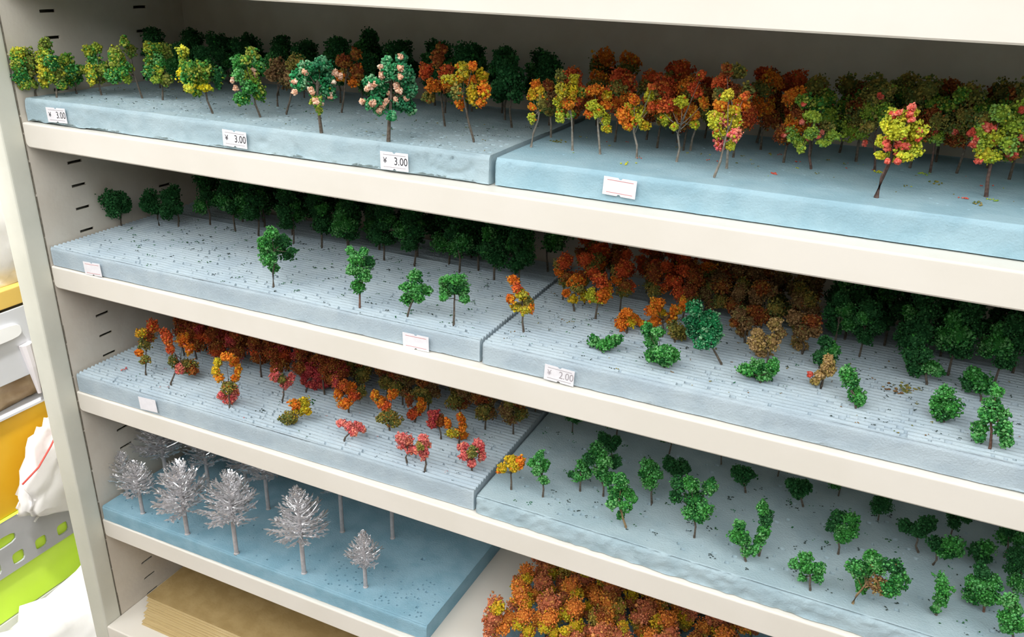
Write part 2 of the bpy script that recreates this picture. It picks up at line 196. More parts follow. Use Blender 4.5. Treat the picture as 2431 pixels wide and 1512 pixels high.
 ('F1R','duller lime tree half hidden behind the bright pink-flecked lime tree',[30.92,5.32,-4.25],[-0.17,-0.0,1.18],'d',None,1.0,[[-0.33,-0.07,2.04,0.25,0.23,'v'],[-0.1,-0.13,1.76,0.28,0.28,'l'],[-0.45,-0.07,1.72,0.23,0.25,'l'],[-0.4,-0.26,1.33,0.25,0.2,'v'],[-0.57,0.12,1.06,0.15,0.17,'L'],[-0.16,-0.07,2.35,0.28,0.2,'v']],[[-0.24,-0.12,2.2,0.076],[-0.41,-0.12,0.8,0.076]]),
 ('F1R','shaded lime-brown tree to the right of the bright pink-flecked lime tree',[32.45,5.95,-4.25],[-0.08,0.0,1.5],'d',None,1.0,[[0.31,-0.17,2.35,0.19,0.2,'l'],[0.07,0.09,1.93,0.28,0.23,'l'],[-0.13,-0.29,1.54,0.25,0.23,'v'],[-0.03,0.03,1.07,0.2,0.23,'L'],[0.36,-0.12,1.38,0.25,0.18,'v'],[-0.28,0.06,1.72,0.18,0.23,'k']],[[0.4,-0.14,1.3,0.076],[-0.13,-0.12,1.27,0.089]]),
 ('F1R','large round lime tree with pink flecks at the right edge of the top shelf',[33.84,3.52,-4.25],[-0.15,0.01,1.55],'d',None,1.4,[[-0.43,0.37,1.97,0.29,0.19,'v'],[-0.46,0.23,1.65,0.26,0.26,'L'],[-0.17,-0.05,2.24,0.31,0.22,'L'],[0.18,0.13,1.92,0.25,0.25,'L'],[-0.14,0.13,1.53,0.33,0.31,'Y'],[-0.21,-0.08,1.12,0.3,0.19,'Y'],[0.2,-0.24,1.47,0.21,0.23,'L'],[0.35,0.01,1.16,0.16,0.14,'k'],[-0.45,0.07,1.34,0.18,0.21,'L']],[[-0.73,-0.06,1.67,0.091],[-0.37,-0.1,1.85,0.103],[-0.27,-0.11,1.84,0.091],[-0.57,-0.08,1.52,0.069],[-0.62,-0.07,1.38,0.08],[-0.4,-0.09,0.96,0.091],[0.29,-0.16,1.28,0.103],[0.38,-0.17,1.22,0.08],[-0.43,-0.09,1.89,0.08]]),
 ('F1R','lime tree cut off by the right edge of the picture on the top shelf',[34.89,3.56,-4.25],[-0.38,0.05,1.41],'d',None,1.0,[[-0.61,0.17,2.4,0.25,0.22,'L'],[-0.45,0.15,1.94,0.29,0.29,'L'],[-0.38,0.07,1.41,0.27,0.22,'v']],[[-0.72,0.07,2.33,0.079],[-0.58,0.05,1.61,0.067]]),
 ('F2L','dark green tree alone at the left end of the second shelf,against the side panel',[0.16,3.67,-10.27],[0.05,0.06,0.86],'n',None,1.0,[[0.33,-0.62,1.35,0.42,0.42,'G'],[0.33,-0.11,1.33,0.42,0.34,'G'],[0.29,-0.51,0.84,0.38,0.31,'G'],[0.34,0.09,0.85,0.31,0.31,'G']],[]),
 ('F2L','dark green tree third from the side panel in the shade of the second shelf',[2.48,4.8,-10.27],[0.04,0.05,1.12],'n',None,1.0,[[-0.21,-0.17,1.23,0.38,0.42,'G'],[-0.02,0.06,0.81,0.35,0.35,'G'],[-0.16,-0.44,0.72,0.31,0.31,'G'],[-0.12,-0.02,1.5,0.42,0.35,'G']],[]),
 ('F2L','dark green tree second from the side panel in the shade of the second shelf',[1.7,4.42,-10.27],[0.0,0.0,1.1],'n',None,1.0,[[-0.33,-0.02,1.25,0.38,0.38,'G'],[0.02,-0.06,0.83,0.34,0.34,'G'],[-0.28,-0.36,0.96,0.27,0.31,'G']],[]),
 ('F2L','leafy green tree with a darker right side,leftmost of the four in the open',[11.11,0.94,-10.27],[0.1,0.09,1.49],'n',None,1.0,[[0.26,-0.13,2.15,0.27,0.25,'g'],[-0.06,-0.26,1.73,0.24,0.27,'g'],[-0.15,0.51,1.41,0.35,0.35,'g'],[0.04,-0.12,1.13,0.33,0.27,'g'],[-0.25,0.4,0.59,0.21,0.16,'g'],[0.21,0.64,1.09,0.25,0.24,'G'],[0.31,0.4,1.77,0.27,0.29,'G'],[0.65,0.46,1.38,0.19,0.11,'G'],[-0.4,0.18,1.22,0.19,0.22,'g']],[]),
 ('F2L','upright green tree with two small top horns,second of the four in the open',[15.06,0.85,-10.27],[0.12,0.09,1.41],'r',None,1.0,[[-0.21,-0.15,2.12,0.15,0.17,'g'],[0.21,0.08,2.08,0.14,0.18,'g'],[0.04,-0.12,1.88,0.26,0.23,'g'],[0.19,0.39,1.61,0.2,0.26,'G'],[-0.02,-0.02,1.41,0.32,0.23,'g'],[0.22,-0.01,1.22,0.27,0.21,'g'],[-0.01,-0.03,0.78,0.24,0.26,'g'],[-0.04,-0.3,1.5,0.18,0.18,'g']],[]),
 ('F2L','green tree on a short slanting stem,third of the four in the open',[17.03,0.89,-10.27],[0.24,0.15,0.98],'n',None,1.0,[[0.2,0.23,1.47,0.24,0.21,'g'],[-0.05,-0.07,1.12,0.19,0.13,'g'],[0.32,0.02,1.11,0.32,0.29,'g'],[0.49,0.45,0.92,0.22,0.19,'g'],[-0.07,0.22,0.61,0.25,0.19,'g'],[0.5,-0.09,0.83,0.21,0.18,'g']],[]),
 ('F2L','broad green tree on a straight dark stem,right of the four,nearest the foam seam',[18.76,1.09,-10.27],[0.04,0.02,1.24],'n',None,1.0,[[-0.22,-0.1,1.62,0.23,0.2,'g'],[0.17,-0.08,1.7,0.29,0.22,'g'],[-0.34,0.11,1.14,0.25,0.25,'g'],[0.22,0.28,1.22,0.22,0.26,'g'],[0.12,-0.14,1.39,0.23,0.23,'G'],[0.35,0.07,0.98,0.2,0.13,'g'],[-0.24,-0.31,1.06,0.13,0.12,'g']],[]),
 ('F2R','small yellow and orange tree standing right at the second shelf foam seam',[21.11,1.73,-10.29],[-0.07,-0.03,1.11],'n',None,1.0,[[-0.49,0.09,1.76,0.19,0.16,'o'],[-0.21,-0.24,1.65,0.17,0.17,'r'],[-0.45,-0.14,1.15,0.16,0.19,'o'],[-0.14,-0.08,1.37,0.24,0.21,'y'],[0.02,0.1,1.08,0.21,0.21,'v'],[0.16,0.11,0.88,0.13,0.19,'o'],[-0.32,0.03,0.84,0.19,0.14,'y'],[0.1,-0.21,0.86,0.19,0.11,'y']],[]),
 ('F2R','small orange-yellow tree,leftmost behind the seam on the second right foam',[21.97,4.27,-10.29],[-0.03,-0.01,0.78],'n',None,1.0,[[-0.09,0.15,1.07,0.33,0.27,'o'],[-0.26,-0.19,0.72,0.17,0.15,'o'],[0.3,0.12,0.64,0.15,0.23,'y'],[-0.02,-0.12,0.47,0.17,0.15,'y'],[0.1,-0.11,0.92,0.21,0.18,'v']],[]),
 ('F2R','orange-red tree with yellow-green underside beside the leftmost small tree',[22.88,4.02,-10.29],[0.02,0.01,1.04],'n',None,1.0,[[0.05,0.04,1.45,0.28,0.25,'r'],[-0.18,-0.07,0.88,0.18,0.28,'Y'],[0.22,-0.01,0.93,0.3,0.27,'o'],[0.25,0.2,1.18,0.18,0.21,'o'],[0.02,0.06,0.68,0.22,0.12,'Y']],[]),
 ('F2R','low orange bush in front of the dark red trees on the second right foam',[24.25,3.37,-10.29],[-0.0,-0.0,0.38],'n','bush',1.0,[[-0.02,-0.3,0.84,0.19,0.2,'o'],[-0.17,-0.17,0.41,0.22,0.27,'o'],[0.03,-0.02,0.39,0.22,0.19,'y'],[0.14,0.31,0.4,0.19,0.22,'o'],[0.38,0.26,0.31,0.13,0.13,'o']],[]),
 ('F2R','arching orange-pink tree above the green clumps on second right foam',[25.43,3.58,-10.29],[-0.03,-0.01,0.77],'n',None,1.0,[[-0.28,-0.03,1.14,0.27,0.2,'o'],[-0.37,-0.38,1.03,0.19,0.2,'o'],[-0.14,0.23,0.74,0.17,0.17,'y'],[0.3,0.01,0.99,0.16,0.29,'o'],[-0.3,-0.01,0.53,0.19,0.19,'o'],[0.08,0.22,0.63,0.17,0.17,'o'],[0.51,0.18,1.27,0.13,0.26,'o'],[0.42,0.08,1.06,0.14,0.14,'y']],[]),
 ('F2R','low oblong bright green shrub lying near the front of the second right foam',[23.97,1.55,-10.29],[0.01,0.0,0.2],'n','shrub',1.0,[[-0.28,0.1,0.24,0.21,0.22,'g'],[0.03,-0.07,0.26,0.21,0.19,'g'],[0.26,0.01,0.36,0.19,0.19,'g'],[0.4,0.29,0.36,0.19,0.19,'g']],[]),
 ('F2R','L-shaped bright green shrub clump at the front of second right foam',[26.12,1.36,-10.29],[-0.11,-0.02,0.45],'n','shrub',1.0,[[-0.6,-0.32,1.28,0.16,0.24,'g'],[-0.29,-0.23,1.24,0.21,0.18,'g'],[-0.53,0.12,0.71,0.21,0.24,'g'],[-0.06,-0.35,0.63,0.4,0.26,'g'],[-0.46,0.15,0.23,0.24,0.21,'g'],[0.23,0.11,0.45,0.17,0.22,'g'],[-0.04,-0.06,0.27,0.32,0.16,'g']],[]),
 ('F2R','olive-brown shrub wedged between the two bright green clumps',[25.92,3.38,-10.29],[0.01,0.0,0.34],'n','shrub',1.0,[[-0.06,-0.08,0.51,0.23,0.25,'v'],[0.16,0.12,0.36,0.2,0.28,'v'],[0.0,0.15,0.16,0.23,0.14,'t']],[]),
 ('F2R','big emerald green tree with dark stem tilted to the right on second right foam',[27.69,2.4,-10.29],[-0.53,-0.08,0.88],'n',None,1.0,[[-0.97,-0.37,1.83,0.27,0.27,'e'],[-1.04,-0.17,1.39,0.24,0.24,'E'],[-0.79,-0.08,1.34,0.32,0.37,'e'],[-0.47,-0.07,1.47,0.27,0.32,'e'],[-0.52,-0.19,1.0,0.37,0.35,'e'],[-0.65,-0.34,0.74,0.24,0.19,'e'],[-0.94,-0.09,0.97,0.24,0.24,'E'],[-0.31,0.05,1.03,0.21,0.32,'e']],[]),
 ('F2R','brown twiggy tree behind the tan one on the second right foam',[28.02,4.52,-10.29],[-0.09,-0.01,0.64],'n',None,1.0,[[-0.31,-0.24,1.01,0.23,0.23,'b'],[0.01,-0.09,0.76,0.26,0.23,'b'],[-0.18,0.13,0.33,0.2,0.2,'b'],[-0.42,0.06,0.61,0.17,0.17,'k']],[]),
 ('F2R','tan coloured tree rising above a green shrub on second right foam',[28.98,3.23,-10.29],[-0.13,-0.01,0.89],'n',None,1.0,[[0.02,0.1,1.34,0.2,0.22,'t'],[-0.41,-0.28,0.72,0.27,0.27,'t'],[-0.02,0.15,0.7,0.3,0.3,'t'],[0.21,0.21,1.02,0.17,0.17,'b'],[-0.22,0.33,0.21,0.24,0.16,'t'],[-0.44,0.08,0.94,0.19,0.19,'t']],[]),
 ('F2R','wide low green shrub in front of the tan tree',[29.0,1.75,-10.29],[-0.04,-0.0,0.25],'n','shrub',1.0,[[-0.46,-0.27,0.46,0.26,0.14,'g'],[-0.16,0.25,0.4,0.28,0.19,'g'],[0.31,-0.08,0.63,0.23,0.26,'g'],[0.08,0.11,0.18,0.28,0.14,'g'],[-0.32,0.29,0.15,0.23,0.13,'g']],[]),
 ('F2R','dull brown and rust tree right of the tan tree on second right foam',[29.88,4.57,-10.29],[-0.11,-0.01,0.71],'n',None,1.0,[[-0.42,0.07,1.14,0.28,0.25,'b'],[0.12,-0.19,1.27,0.25,0.25,'k'],[-0.1,-0.14,0.76,0.33,0.28,'b'],[-0.15,0.24,0.19,0.25,0.17,'t'],[0.26,-0.13,0.91,0.19,0.22,'b']],[]),
 ('F2R','shaded green tree directly behind the small tan sprig',[30.52,3.62,-10.29],[0.08,0.0,0.68],'n',None,1.0,[[0.03,0.04,0.94,0.24,0.21,'G'],[0.26,-0.02,0.73,0.24,0.27,'g'],[-0.01,-0.1,0.49,0.24,0.24,'G'],[0.22,0.05,0.4,0.21,0.19,'G']],[]),
 ('F2R','small tan sprig with one coral fleck on second right foam',[30.71,2.41,-10.29],[0.01,0.0,0.52],'n',None,1.0,[[0.05,-0.21,0.99,0.14,0.18,'t'],[0.17,-0.15,0.65,0.19,0.17,'t'],[-0.08,-0.06,0.38,0.18,0.14,'t'],[-0.19,-0.13,0.19,0.13,0.11,'t'],[0.01,-0.21,0.78,0.11,0.13,'t']],[[-0.39,-0.09,0.35,0.077]]),
 ('F2R','leaning two-lump bright green shrub right of the tan sprig',[31.76,1.51,-10.29],[-0.24,0.0,0.57],'n','shrub',1.0,[[-0.41,0.03,0.99,0.21,0.22,'g'],[-0.27,0.1,0.72,0.22,0.22,'g'],[-0.07,0.15,0.34,0.22,0.22,'g'],[0.07,-0.11,0.29,0.19,0.17,'g']],[]),
 ('F2R','tall shaded green tree with wide foot at the right of second shelf',[33.62,4.08,-10.29],[-0.28,0.02,0.81],'n',None,1.0,[[-0.56,0.0,1.33,0.26,0.26,'G'],[-0.59,-0.05,0.85,0.26,0.28,'G'],[-0.06,0.07,0.56,0.28,0.21,'g'],[-0.38,0.03,0.43,0.28,0.21,'G'],[0.2,0.11,0.46,0.21,0.15,'g'],[-0.26,-0.07,1.0,0.26,0.26,'G']],[]),
 ('F2R','round grey-green bush near the right front of second shelf',[34.06,1.75,-10.29],[-0.09,0.01,0.54],'n','bush',1.0,[[-0.15,-0.17,0.94,0.24,0.19,'g'],[-0.23,0.09,0.46,0.28,0.26,'g'],[0.09,-0.12,0.58,0.28,0.26,'g'],[-0.02,0.06,0.26,0.28,0.19,'G']],[]),
 ('F2R','round green bush behind the conifer at the right of second shelf',[35.1,3.73,-10.29],[-0.26,0.04,0.55],'n','bush',1.0,[[-0.38,0.06,0.72,0.3,0.22,'g'],[-0.41,0.23,0.36,0.25,0.22,'G'],[-0.11,0.05,0.51,0.3,0.27,'g'],[0.09,0.03,0.36,0.2,0.2,'g']],[]),
 ('F2R','conifer-shaped light green tree with split foot at right end of second shelf',[35.18,0.84,-10.29],[-0.23,0.04,1.36],'r',None,1.0,[[-0.23,-0.12,1.68,0.15,0.18,'g'],[-0.23,0.07,1.24,0.22,0.18,'g'],[-0.32,-0.09,0.95,0.25,0.2,'g'],[0.02,0.15,0.92,0.22,0.22,'g'],[-0.33,0.06,0.49,0.22,0.2,'g'],[0.16,-0.2,0.76,0.22,0.25,'g'],[-0.32,-0.04,0.25,0.16,0.11,'g'],[0.29,-0.1,0.36,0.18,0.18,'g']],[]),
 ('F3L','scruffy yellow,red and olive tree,first from the side panel on third shelf',[2.88,1.44,-16.2],[0.1,0.12,1.18],'n',None,1.0,[[0.28,0.52,2.19,0.28,0.32,'r'],[0.2,-0.06,2.1,0.21,0.23,'y'],[0.01,0.23,1.43,0.25,0.32,'v'],[-0.14,-0.05,1.06,0.17,0.17,'o'],[0.27,-0.1,0.8,0.21,0.21,'v'],[0.17,0.37,1.71,0.23,0.26,'k']],[]),
 ('F3L','orange tree with a pink and olive foot,second from the side panel on third shelf',[4.57,1.24,-16.2],[0.38,0.44,1.17],'n',None,1.0,[[0.26,-0.07,2.36,0.26,0.41,'r'],[0.38,-0.05,1.83,0.18,0.24,'r'],[0.42,0.63,1.99,0.28,0.28,'o'],[0.8,0.58,1.65,0.22,0.28,'o'],[0.18,0.78,0.61,0.48,0.31,'v'],[0.64,0.72,0.49,0.24,0.24,'k'],[0.44,0.22,0.71,0.18,0.26,'p'],[-0.06,0.36,1.0,0.22,0.22,'v']],[]),
 ('F3L','ring-shaped orange and yellow crown with a hole above a pink foot on third shelf',[8.21,0.89,-16.2],[0.05,0.05,0.71],'n',None,1.0,[[0.38,-0.21,2.49,0.28,0.16,'o'],[-0.28,-0.09,2.05,0.19,0.25,'y'],[-0.09,-0.42,1.86,0.18,0.21,'y'],[-0.01,-0.37,1.53,0.18,0.16,'o'],[0.06,0.54,1.9,0.21,0.21,'o'],[0.27,0.43,1.57,0.16,0.21,'o'],[0.4,0.13,1.39,0.16,0.16,'o'],[0.25,-0.22,1.12,0.32,0.25,'v'],[-0.45,0.08,0.41,0.18,0.19,'p'],[0.11,0.29,0.61,0.19,0.28,'p'],[-0.17,0.21,0.18,0.25,0.16,'p']],[]),
 ('F3L','red-pink tree on a thin dark stem in front of dark red trees,third shelf',[9.83,2.28,-16.2],[0.13,0.12,0.95],'n',None,1.0,[[-0.01,-0.3,1.34,0.21,0.23,'p'],[0.12,0.22,0.83,0.29,0.23,'p'],[0.38,0.26,1.08,0.16,0.21,'p'],[0.17,-0.11,1.16,0.18,0.18,'v'],[-0.1,-0.22,1.58,0.16,0.21,'k']],[]),
 ('F3L','deep pink tree partly in the shade behind the orange tree of third shelf',[10.13,3.5,-16.2],[0.22,0.18,0.75],'n',None,1.0,[[0.1,0.2,0.92,0.29,0.4,'q'],[0.56,0.32,0.77,0.33,0.4,'q'],[0.32,0.14,0.34,0.29,0.24,'q'],[0.73,0.34,0.35,0.24,0.26,'q'],[-0.15,0.11,0.53,0.18,0.24,'q']],[]),
 ('F3L','two-lobed orange and olive bush low in the open on third shelf',[11.35,0.99,-16.2],[0.12,0.11,0.39],'n','bush',1.0,[[0.08,0.21,0.85,0.22,0.2,'o'],[0.31,0.5,0.82,0.22,0.24,'y'],[0.47,0.37,0.56,0.22,0.2,'y'],[0.04,0.36,0.38,0.2,0.17,'y'],[-0.09,-0.06,0.32,0.32,0.22,'v'],[-0.01,0.07,0.16,0.2,0.14,'v']],[]),
 ('F3L','dense orange tree with a pink left edge in the middle of third shelf',[12.82,2.85,-16.2],[0.01,0.01,0.95],'n',None,1.0,[[-0.38,-0.22,1.39,0.16,0.3,'q'],[-0.4,-0.05,0.78,0.23,0.26,'o'],[0.13,-0.02,1.19,0.26,0.28,'o'],[0.42,-0.1,0.86,0.23,0.23,'r'],[0.17,-0.42,0.71,0.3,0.19,'o'],[0.52,0.23,0.98,0.18,0.28,'v'],[0.13,-0.43,1.48,0.21,0.21,'r']],[]),
 ('F3L','small bright pink tree on a hair-thin stem at the front of third shelf',[13.99,0.89,-16.2],[0.21,0.16,0.53],'n',None,1.0,[[-0.15,0.09,0.75,0.2,0.15,'p'],[0.18,0.12,0.65,0.18,0.17,'p'],[0.34,0.49,0.5,0.25,0.18,'p'],[0.53,-0.06,0.55,0.15,0.15,'p'],[0.58,0.42,0.45,0.13,0.13,'p']],[]),
 ('F3L','orange crown above an olive bush mid-front of third shelf',[15.13,2.38,-16.2],[-0.02,-0.01,0.82],'n',None,1.0,[[-0.52,-0.17,1.56,0.19,0.19,'o'],[-0.29,-0.09,1.26,0.24,0.24,'o'],[0.16,0.05,1.63,0.24,0.22,'o'],[-0.1,-0.09,1.12,0.22,0.19,'r'],[-0.03,-0.36,0.8,0.27,0.24,'v'],[0.26,-0.06,0.53,0.3,0.24,'v'],[0.15,-0.18,0.85,0.27,0.2,'v']],[]),
 ('F3L','coral-pink tree beside the orange crown on the third shelf',[15.68,3.42,-16.2],[0.05,0.03,0.63],'n',None,1.0,[[-0.03,-0.1,0.38,0.22,0.21,'r'],[0.25,0.1,0.84,0.19,0.29,'o'],[0.01,0.24,0.47,0.21,0.21,'r'],[-0.12,-0.24,1.11,0.17,0.28,'k']],[]),
 ('F3L','rounded deep pink tree left of the upright orange one on third shelf',[17.27,2.78,-16.2],[-0.1,-0.05,0.81],'n',None,1.0,[[-0.19,-0.22,1.15,0.23,0.22,'q'],[-0.26,-0.24,0.77,0.18,0.22,'q'],[0.03,-0.1,0.87,0.22,0.3,'k']],[]),
 ('F3L','two-pronged vivid orange tree near the foam seam on third shelf',[18.05,2.84,-16.2],[-0.06,-0.03,0.71],'n',None,1.0,[[-0.35,-0.26,0.94,0.13,0.25,'o'],[0.13,-0.09,1.2,0.18,0.22,'o'],[0.12,0.05,0.71,0.18,0.23,'o'],[-0.12,-0.33,0.57,0.22,0.18,'y'],[-0.02,0.24,0.21,0.23,0.17,'o']],[]),
 ('F3L','pink tree on a thin stem left of the coral one at front of third shelf',[16.96,0.72,-16.2],[0.04,0.02,0.7],'n',None,1.0,[[-0.12,-0.14,1.11,0.21,0.19,'p'],[-0.17,0.12,0.63,0.22,0.21,'p'],[0.14,0.16,0.54,0.21,0.17,'p'],[0.0,0.09,0.93,0.19,0.19,'p']],[]),
 ('F3L','narrow coral-pink tree with an olive streak at front of third shelf',[17.83,0.58,-16.2],[-0.03,-0.02,0.77],'n',None,1.0,[[-0.06,-0.05,1.41,0.2,0.19,'p'],[-0.03,0.16,1.03,0.16,0.23,'p'],[-0.05,-0.21,1.14,0.14,0.2,'v'],[-0.08,0.03,0.67,0.19,0.23,'p'],[-0.21,-0.2,0.91,0.14,0.14,'p']],[]),
 ('F3L','round pink wreath-like tree with green centre at front right of third shelf',[19.36,1.4,-16.2],[-0.0,-0.0,0.57],'n',None,1.0,[[-0.32,-0.08,0.98,0.19,0.17,'p'],[0.11,0.21,1.03,0.24,0.17,'p'],[-0.17,-0.26,0.71,0.19,0.19,'p'],[0.39,0.04,0.79,0.16,0.24,'p'],[0.15,-0.26,0.95,0.24,0.24,'v'],[0.07,-0.15,0.44,0.2,0.16,'p'],[0.39,-0.04,1.12,0.14,0.14,'q']],[]),
 ('F3R','small mustard and orange tree at the third shelf foam seam',[21.09,1.18,-16.37],[0.0,0.0,0.94],'n',None,1.0,[[-0.29,-0.19,0.96,0.17,0.18,'y'],[-0.14,0.28,1.06,0.23,0.18,'y'],[0.28,0.06,1.2,0.17,0.24,'o'],[0.08,-0.1,1.06,0.21,0.15,'y'],[-0.4,-0.19,0.84,0.12,0.11,'o']],[]),
 ('F3R','neat little green tree right of the mustard one at the seam',[22.3,1.28,-16.37],[-0.08,-0.03,1.07],'n',None,1.0,[[-0.15,-0.17,1.75,0.2,0.23,'g'],[-0.45,-0.11,1.35,0.17,0.15,'g'],[-0.04,0.08,1.28,0.2,0.23,'g'],[-0.15,-0.23,1.2,0.21,0.21,'g'],[0.02,-0.11,0.83,0.17,0.17,'g']],[]),
 ('F3R','small green tree,left edge of the green cluster on third right foam',[23.36,2.24,-16.37],[-0.03,-0.01,0.83],'n',None,1.0,[[0.02,0.1,1.08,0.25,0.28,'g'],[-0.38,0.04,0.61,0.15,0.12,'G'],[-0.09,0.05,0.56,0.23,0.18,'g'],[0.22,0.04,0.79,0.18,0.21,'g']],[]),
 ('F3R','taller dark green tree in the middle of the green cluster on third right foam',[24.22,2.33,-16.37],[-0.18,-0.05,1.2],'n',None,1.0,[[-0.47,0.22,1.69,0.3,0.27,'g'],[-0.49,-0.39,1.65,0.24,0.21,'G'],[-0.03,-0.37,1.69,0.33,0.3,'g'],[0.26,0.21,1.44,0.2,0.27,'G'],[-0.11,-0.1,1.04,0.3,0.27,'g'],[0.22,-0.27,1.01,0.27,0.21,'g']],[]),
 ('F3R','green tree with visible tan stem at the front of the green cluster',[25.52,0.95,-16.37],[-0.31,-0.08,1.21],'t',None,1.0,[[-0.3,-0.05,1.81,0.29,0.23,'g'],[-0.51,0.15,1.17,0.26,0.26,'g'],[-0.06,-0.0,1.38,0.23,0.23,'g'],[0.18,-0.01,1.24,0.16,0.13,'g'],[-0.45,-0.3,1.05,0.2,0.2,'g'],[-0.02,-0.27,1.09,0.2,0.2,'g'],[-0.29,0.17,0.33,0.13,0.14,'g']],[]),
 ('F3R','slender-stemmed oval green tree right of the green cluster',[25.91,2.72,-16.37],[-0.16,-0.04,1.13],'n',None,1.0,[[-0.24,-0.06,1.56,0.3,0.24,'g'],[-0.36,0.07,1.1,0.24,0.24,'g'],[0.03,-0.13,1.33,0.24,0.27,'g'],[-0.12,-0.13,0.94,0.27,0.21,'g']],[]),
 ('F3R','big heart-shaped green tree in the middle of third right foam',[27.74,1.49,-16.37],[-0.16,-0.03,1.45],'n',None,1.0,[[-0.71,-0.37,2.15,0.25,0.25,'G'],[-0.74,-0.17,1.54,0.2,0.23,'G'],[-0.27,-0.44,2.33,0.28,0.25,'g'],[0.27,-0.08,2.2,0.27,0.28,'g'],[-0.13,-0.1,1.59,0.31,0.25,'g'],[-0.19,-0.2,1.13,0.31,0.23,'g'],[0.24,-0.3,1.42,0.28,0.25,'g'],[0.13,-0.37,1.14,0.25,0.16,'g']],[]),
 ('F3R','bright green shrub with side lump left of the tall narrow one,third right foam',[29.53,1.06,-16.37],[-0.22,-0.02,0.66],'n','shrub',1.0,[[-0.39,0.18,1.15,0.22,0.19,'g'],[-0.37,-0.16,0.95,0.27,0.25,'g'],[-0.14,-0.01,0.84,0.19,0.27,'g'],[0.19,-0.01,0.55,0.18,0.16,'g'],[-0.05,0.01,0.36,0.16,0.15,'g']],[]),
 ('F3R','tall narrow dark green tree leaning over the side-lump shrub',[29.87,1.54,-16.37],[-0.04,-0.0,1.0],'n',None,1.0,[[-0.13,-0.13,1.96,0.18,0.25,'g'],[0.02,-0.05,1.55,0.21,0.28,'G'],[0.03,-0.11,1.1,0.23,0.28,'g'],[-0.07,0.01,0.57,0.17,0.21,'g']],[]),
 ('F3R','round dark green tree with thin stem behind the front trio,third right foam',[32.21,2.82,-16.37],[-0.09,0.0,0.92],'n',None,1.0,[[-0.25,0.22,1.3,0.28,0.22,'G'],[0.14,0.03,1.4,0.25,0.25,'g'],[-0.31,0.15,0.94,0.25,0.22,'G'],[0.09,-0.14,1.04,0.33,0.25,'g'],[-0.06,-0.24,0.85,0.22,0.14,'g']],[]),
 ('F3R','bright green tree with short trunk near the front edge of third right foam',[31.59,0.59,-16.37],[-0.17,0.0,0.78],'n',None,1.0,[[-0.31,0.03,1.07,0.23,0.2,'g'],[-0.57,0.0,0.79,0.16,0.14,'g'],[0.09,0.03,0.89,0.2,0.2,'g'],[-0.22,-0.07,0.82,0.23,0.18,'g'],[0.15,0.05,0.51,0.17,0.14,'g'],[-0.29,0.13,0.28,0.14,0.12,'g']],[]),
 ('F3R','biggest light green tree with brown hollow and leaning stem,third right foam',[32.83,0.58,-16.37],[0.25,-0.02,0.97],'t',None,1.0,[[0.24,0.38,1.53,0.31,0.22,'g'],[-0.16,-0.08,1.33,0.26,0.23,'g'],[0.42,-0.08,1.63,0.26,0.23,'g'],[0.12,0.24,0.64,0.24,0.31,'g'],[0.76,-0.26,1.89,0.26,0.23,'G'],[1.0,-0.26,1.48,0.26,0.31,'g'],[0.62,-0.22,1.08,0.31,0.26,'b'],[0.81,-0.4,1.18,0.26,0.2,'g'],[0.13,0.23,1.21,0.26,0.23,'g']],[]),
 ('F3R','narrow upright bright green shrub by itself at right of third foam',[35.14,1.21,-16.37],[-0.06,0.01,0.61],'n','shrub',1.0,[[-0.1,0.1,1.24,0.18,0.18,'g'],[-0.03,-0.04,1.01,0.23,0.23,'g'],[-0.03,-0.09,0.68,0.21,0.23,'g'],[-0.06,-0.08,0.3,0.13,0.14,'g']],[]),
 ('F3R','wide conical grey-green tree near the right end of third foam',[36.45,2.02,-16.37],[-0.17,0.04,0.74],'r',None,1.0,[[-0.38,-0.05,1.44,0.25,0.23,'G'],[-0.4,-0.11,1.0,0.31,0.25,'g'],[-0.05,-0.01,1.07,0.28,0.25,'g'],[-0.37,0.1,0.41,0.28,0.2,'g'],[-0.04,-0.1,0.66,0.36,0.23,'g']],[]),
 ('F3R','green tree cut by the lower right corner of the picture',[37.09,0.79,-16.37],[-0.19,0.05,0.9],'n',None,1.0,[[-0.42,-0.05,1.56,0.22,0.19,'g'],[-0.15,0.11,1.2,0.22,0.22,'g'],[-0.3,-0.08,1.03,0.27,0.22,'g'],[0.01,-0.07,0.85,0.24,0.24,'g'],[-0.25,-0.0,0.6,0.19,0.17,'g']],[]),
 ('F3R','low dark green tree behind the narrow upright shrub',[35.05,3.66,-16.37],[0.1,-0.01,0.76],'n',None,1.0,[[-0.05,-0.04,0.89,0.3,0.22,'G'],[0.31,-0.28,1.19,0.3,0.25,'g'],[0.18,-0.07,0.66,0.36,0.19,'g'],[0.56,-0.15,0.89,0.19,0.16,'g']],[]),
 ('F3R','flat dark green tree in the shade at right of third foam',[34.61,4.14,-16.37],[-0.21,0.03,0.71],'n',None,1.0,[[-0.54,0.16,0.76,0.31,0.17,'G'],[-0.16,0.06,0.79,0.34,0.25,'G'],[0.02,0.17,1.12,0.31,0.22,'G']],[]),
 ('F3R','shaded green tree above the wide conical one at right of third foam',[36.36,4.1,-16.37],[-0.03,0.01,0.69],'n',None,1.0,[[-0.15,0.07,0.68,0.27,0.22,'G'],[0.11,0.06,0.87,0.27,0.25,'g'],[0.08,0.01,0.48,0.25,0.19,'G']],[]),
 ('F3R','dim green tree close to the lip shadow left of the round tree,third right foam',[30.82,5.02,-16.37],[-0.23,-0.0,0.7],'n',None,1.0,[[-0.51,-0.03,0.85,0.3,0.21,'G'],[-0.08,0.11,0.77,0.3,0.21,'G'],[-0.24,0.07,0.47,0.27,0.15,'G']],[]),
